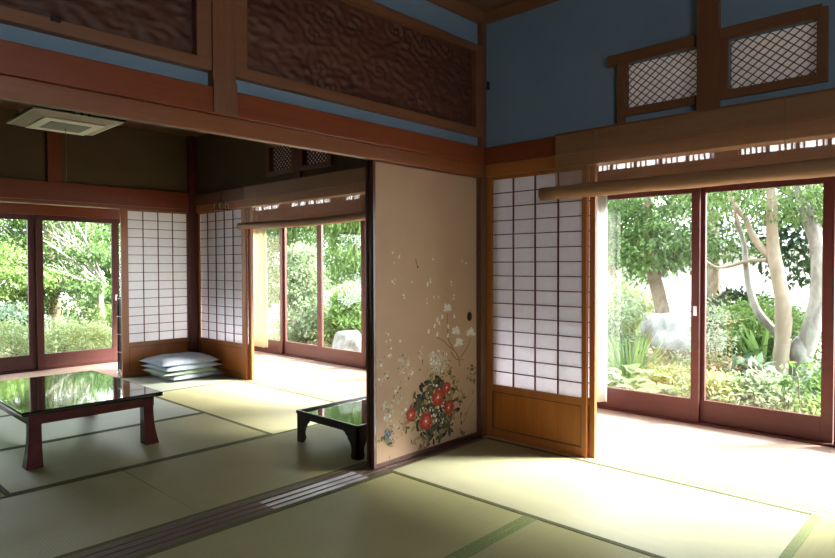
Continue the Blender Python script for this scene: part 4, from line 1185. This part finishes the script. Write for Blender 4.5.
# --- big-leaved plants
def rosette(name, loc, n, L, W, leaf, label, seed, elev=(.3,1.1), droop=.25, group=None, cat='plant', spread=.05, stalk=.0):
    o = empty(name, loc); tag(o, label, cat, group)
    rg = rnd(seed); a = rg.uniform(0, 2*PI, n); e = rg.uniform(*elev, n)
    ax = np.stack([np.cos(a)*np.cos(e), np.sin(a)*np.cos(e), np.sin(e)], 1)
    nr = np.stack([-np.cos(a)*np.sin(e), -np.sin(a)*np.sin(e), np.cos(e)], 1)
    st = rg.uniform(.5, 1.0, n)[:, None]*stalk
    P = np.stack([np.cos(a)*spread, np.sin(a)*spread, np.zeros(n)-.03], 1) + ax*st
    if stalk > 0:
        mb = MB()
        for q, b in zip(P, ax*st): mb.tube([tuple(q-b), tuple(q)], .005, n=5)
        mb.build('leaf_stalks', leaf, o)
        ax = ax*np.array([1,1,.25]); nr = np.stack([rg.normal(0,.15,n), rg.normal(0,.15,n), np.ones(n)], 1)
    leaves('leaves', P, ax, nr, L*rg.uniform(.75,1.15,n), W*rg.uniform(.8,1.15,n), leaf, o, big=True, droop=droop)
    return o
for k, (x, y, z, lb) in enumerate([(2.5,.20,-.02,'hosta with very large pale leaves at the lower left of the left pane'),(2.55,-.10,-.05,'hosta with large pale leaves at the lower middle of the left pane'),
        (2.6,-.38,-.10,'hosta with large leaves at the lower right of the left pane'),(3.1,.32,.02,'hosta standing further back, below the boulder')]):
    rosette('hosta_plant', (x, y, z-.30), 36, .20, .15, G_['lime'] if k != 2 else G_['pale'], lb, 100+k, (.55,1.35), .22, 'hostas by the veranda', stalk=.36)
rosette('strap_leaf_plant', (4.6,-.18,-.30), 46, .95, .06, G_['dark'], 'dark plant with long arching leaves left of the forked tree', 110, (.7,1.4), .30)
rosette('strap_leaf_plant', (4.7,-.62,-.30), 46, .90, .065, G_['dark'], 'dark arching plant right behind the forked tree', 111, (.6,1.35), .32)
rosette('strap_leaf_plant', (5.4,-.35,-.30), 40, 1.15, .055, G_['bright'], 'yellow-green strap-leaved plant behind the dark arching ones', 112, (1.0,1.45), .20)
rosette('iris_clump', (3.7,.62,-.33), 60, .85, .022, G_['bright'], 'upright grassy clump near the white curtain', 113, (1.1,1.5), .12, spread=.12)
rosette('iris_clump', (3.9,.78,-.33), 50, .80, .022, G_['pale'], 'paler upright grassy clump left of the boulder', 114, (1.1,1.5), .15, spread=.12)
rosette('iris_clump', (-.40,7.7,-.33), 60, .95, .04, G_['pale'], 'strap-leaved clump above the clipped bush on the left', 115, (1.0,1.5), .15, spread=.14)
rosette('strap_leaf_plant', (5.6,1.5,-.33), 40, .95, .06, G_['bright'], 'grassy arching plant behind the boulder', 116, (.9,1.4), .25)
# orange flowers
rg = random.Random(3)
for k, (x, y, z) in enumerate([(3.9,-.45,.52),(3.92,-.52,.55),(3.88,-.39,.50),(2.95,-1.22,.27),(2.8,-1.32,.05)]):
    o = empty('orange_flower', (x, y, GZ)); tag(o, ['orange blossom, middle of the three beside the forked tree','orange blossom, right of the three beside the forked tree','orange blossom, left of the three beside the forked tree','orange blossom among the grey-green leaves','small orange blossom low in the right pane'][k], 'flower', 'orange garden flowers')
    MB().tube([(0,0,0),(0,.01,(z-GZ)*.6),(0,0,z-GZ)], .004, n=5).build('stalk', G_['mid'], o)
    a = np.linspace(0, 2*PI, 9)[:8]; P = np.tile([[0,0,z-GZ]], (8,1)); ax = np.stack([np.cos(a), np.sin(a), .35*np.ones(8)], 1); nr = np.tile([[0,0,1.]], (8,1))
    leaves('petals', P, ax, nr, .04, .026, G_['orange'], o)
# slim stem plant
o = empty('slim_sapling', (2.35,-1.40,GZ)); tag(o, 'slim pale sapling stem in the right pane', 'sapling')
trunk_part('stem', [([(0,0,-.05),(.01,0,.3),(0,.01,.62)], [.011,.010,.006])], M['bark_p'], o, 5)
foliage('leaves', 120, [(0,0,.62,.12,.12,.10)], 14, 8, .05, .06, .03, G_['mid'], o)

# --- rocks
def rock(loc, s, seed, label, flat=1.0, under=0):
    me = bpy.data.meshes.new('boulder'); bm = bmesh.new(); bmesh.ops.create_icosphere(bm, subdivisions=4, radius=1)
    for v in bm.verts:
        p = v.co.copy(); d = 1+.28*noise.noise(p*1.3+Vector((seed,0,0)))+.10*noise.noise(p*3.5+Vector((0,seed,0)))+.03*noise.noise(p*11)
        q = p*d
        if q.z > flat: q.z = flat+(q.z-flat)*.25
        if under and q.z < .2: q.x *= 1-under*min(1, (.2-q.z)*1.2); q.y *= 1-under*min(1, (.2-q.z)*1.2)
        v.co = Vector((q.x*s[0], q.y*s[1], q.z*s[2]))
    bm.to_mesh(me); bm.free(); me.polygons.foreach_set('use_smooth', [True]*len(me.polygons))
    o = link('boulder', me, M['rock']); o.location = loc; tag(o, label, 'boulder', 'garden boulders')
rock((5.0,.62,.10), (.36,.40,.52), 2.0, 'flat-topped pale boulder outside the left pane', .75, .45)
rock((3.05,5.02,-.16), (.26,.29,.30), 5.0, 'pale boulder seen through the back room opening', .9)
rock((2.5,4.35,-.36), (.2,.22,.12), 9.0, 'small low stone at the foot of the back garden door')

for k,(x,y,h,lb) in enumerate([(-2.9,9.6,.9,'green bush far left beyond the clipped bushes'),(-1.6,10.6,1.1,'green bush between the layered trees, further back'),(-.3,10.9,1.2,'green bush behind the strap-leaved clump'),(1.3,11.0,1.1,'green bush behind the bare-branched tree'),(2.8,10.4,1.1,'green bush at the right edge of the left garden doors'),(4.2,11.6,1.2,'green bush beyond the far veranda corner')]):
    shrub('background_shrub', (x,y,GZ), [(0,0,h*.5,.75,.5,h*.45),(.3,.1,h*.6,.6,.5,h*.4)], G_['mid' if k%2 else 'dark'], lb, 130+k, n=170, L=.09, W=.045, group='bushes at the back of the left garden')

shrub('low_shrub', (4.35,.34,GZ), [(0,0,.22,.3,.28,.22),(.0,.3,.2,.25,.2,.18)], G_['pale'], 'pale low shrub hiding the foot of the flat-topped boulder', 150, n=130, L=.06, W=.03)
shrub('low_shrub', (3.3,.02,GZ), [(0,0,.25,.25,.3,.2)], G_['lime'], 'low lime shrub between the hostas and the boulder', 151, n=90, L=.06, W=.03)


# ------------------------------------------------------------------ light
w = bpy.data.worlds.new('sky'); sc.world = w; w.use_nodes = True
nt = w.node_tree; nt.nodes.clear()
wo = nt.nodes.new('ShaderNodeOutputWorld'); bg = nt.nodes.new('ShaderNodeBackground')
tc = nt.nodes.new('ShaderNodeTexCoord'); sp = nt.nodes.new('ShaderNodeSeparateXYZ')
nt.links.new(tc.outputs['Generated'], sp.inputs[0])
r = ramp(nt, sp.outputs['Z'], [(.0, (.90,.94,.98)), (.35, (.93,.97,1.0)), (1.0, (.72,.86,1.0))])
nt.links.new(r.outputs[0], bg.inputs[0]); bg.inputs[1].default_value = 8.0
nt.links.new(bg.outputs[0], wo.inputs[0])
sun = bpy.data.lights.new('sun', 'SUN'); sun.energy = 32.0; sun.angle = math.radians(14); sun.color = (1.0,.97,.90)
so = bpy.data.objects.new('sun', sun); COL.objects.link(so)
el, az = math.radians(31), math.radians(-44)      # towards +x, -y
dv = Vector((math.cos(el)*math.cos(az), math.cos(el)*math.sin(az), math.sin(el)))
so.rotation_euler = dv.to_track_quat('Z', 'Y').to_euler(); so.location = (6, -4, 6)

# ------------------------------------------------------------------ camera
cam = bpy.data.cameras.new('camera'); co = bpy.data.objects.new('camera', cam); COL.objects.link(co)
cx, cy, cz, yaw, pitch, roll, f = -3.37896677, -2.57844010, 1.15414083, .814603476, -.0214074527, -.00293716109, 620.699276
F = Vector((math.sin(yaw)*math.cos(pitch), math.cos(yaw)*math.cos(pitch), math.sin(pitch)))
R = Vector((math.cos(yaw), -math.sin(yaw), 0)); U = R.cross(F)
R2 = math.cos(roll)*R+math.sin(roll)*U; U2 = -math.sin(roll)*R+math.cos(roll)*U
mw = Matrix(((R2.x, U2.x, -F.x, cx), (R2.y, U2.y, -F.y, cy), (R2.z, U2.z, -F.z, cz), (0, 0, 0, 1)))
co.matrix_world = mw
cam.sensor_fit = 'HORIZONTAL'; cam.sensor_width = 36; cam.lens = f*36/835; cam.clip_start = .02; cam.clip_end = 200
sc.camera = co

sc.view_settings.view_transform = 'Standard'; sc.view_settings.look = 'None'
sc.view_settings.gamma = 1.0; sc.view_settings.use_curve_mapping = False
sc.view_settings.exposure = 0.75
sc.cycles.max_bounces = 12; sc.cycles.diffuse_bounces = 6; sc.cycles.glossy_bounces = 4; sc.cycles.transparent_max_bounces = 24
sc.cycles.caustics_reflective = False; sc.cycles.caustics_refractive = False
sc.cycles.use_denoising = True
sc.cycles.sample_clamp_indirect = 12.0
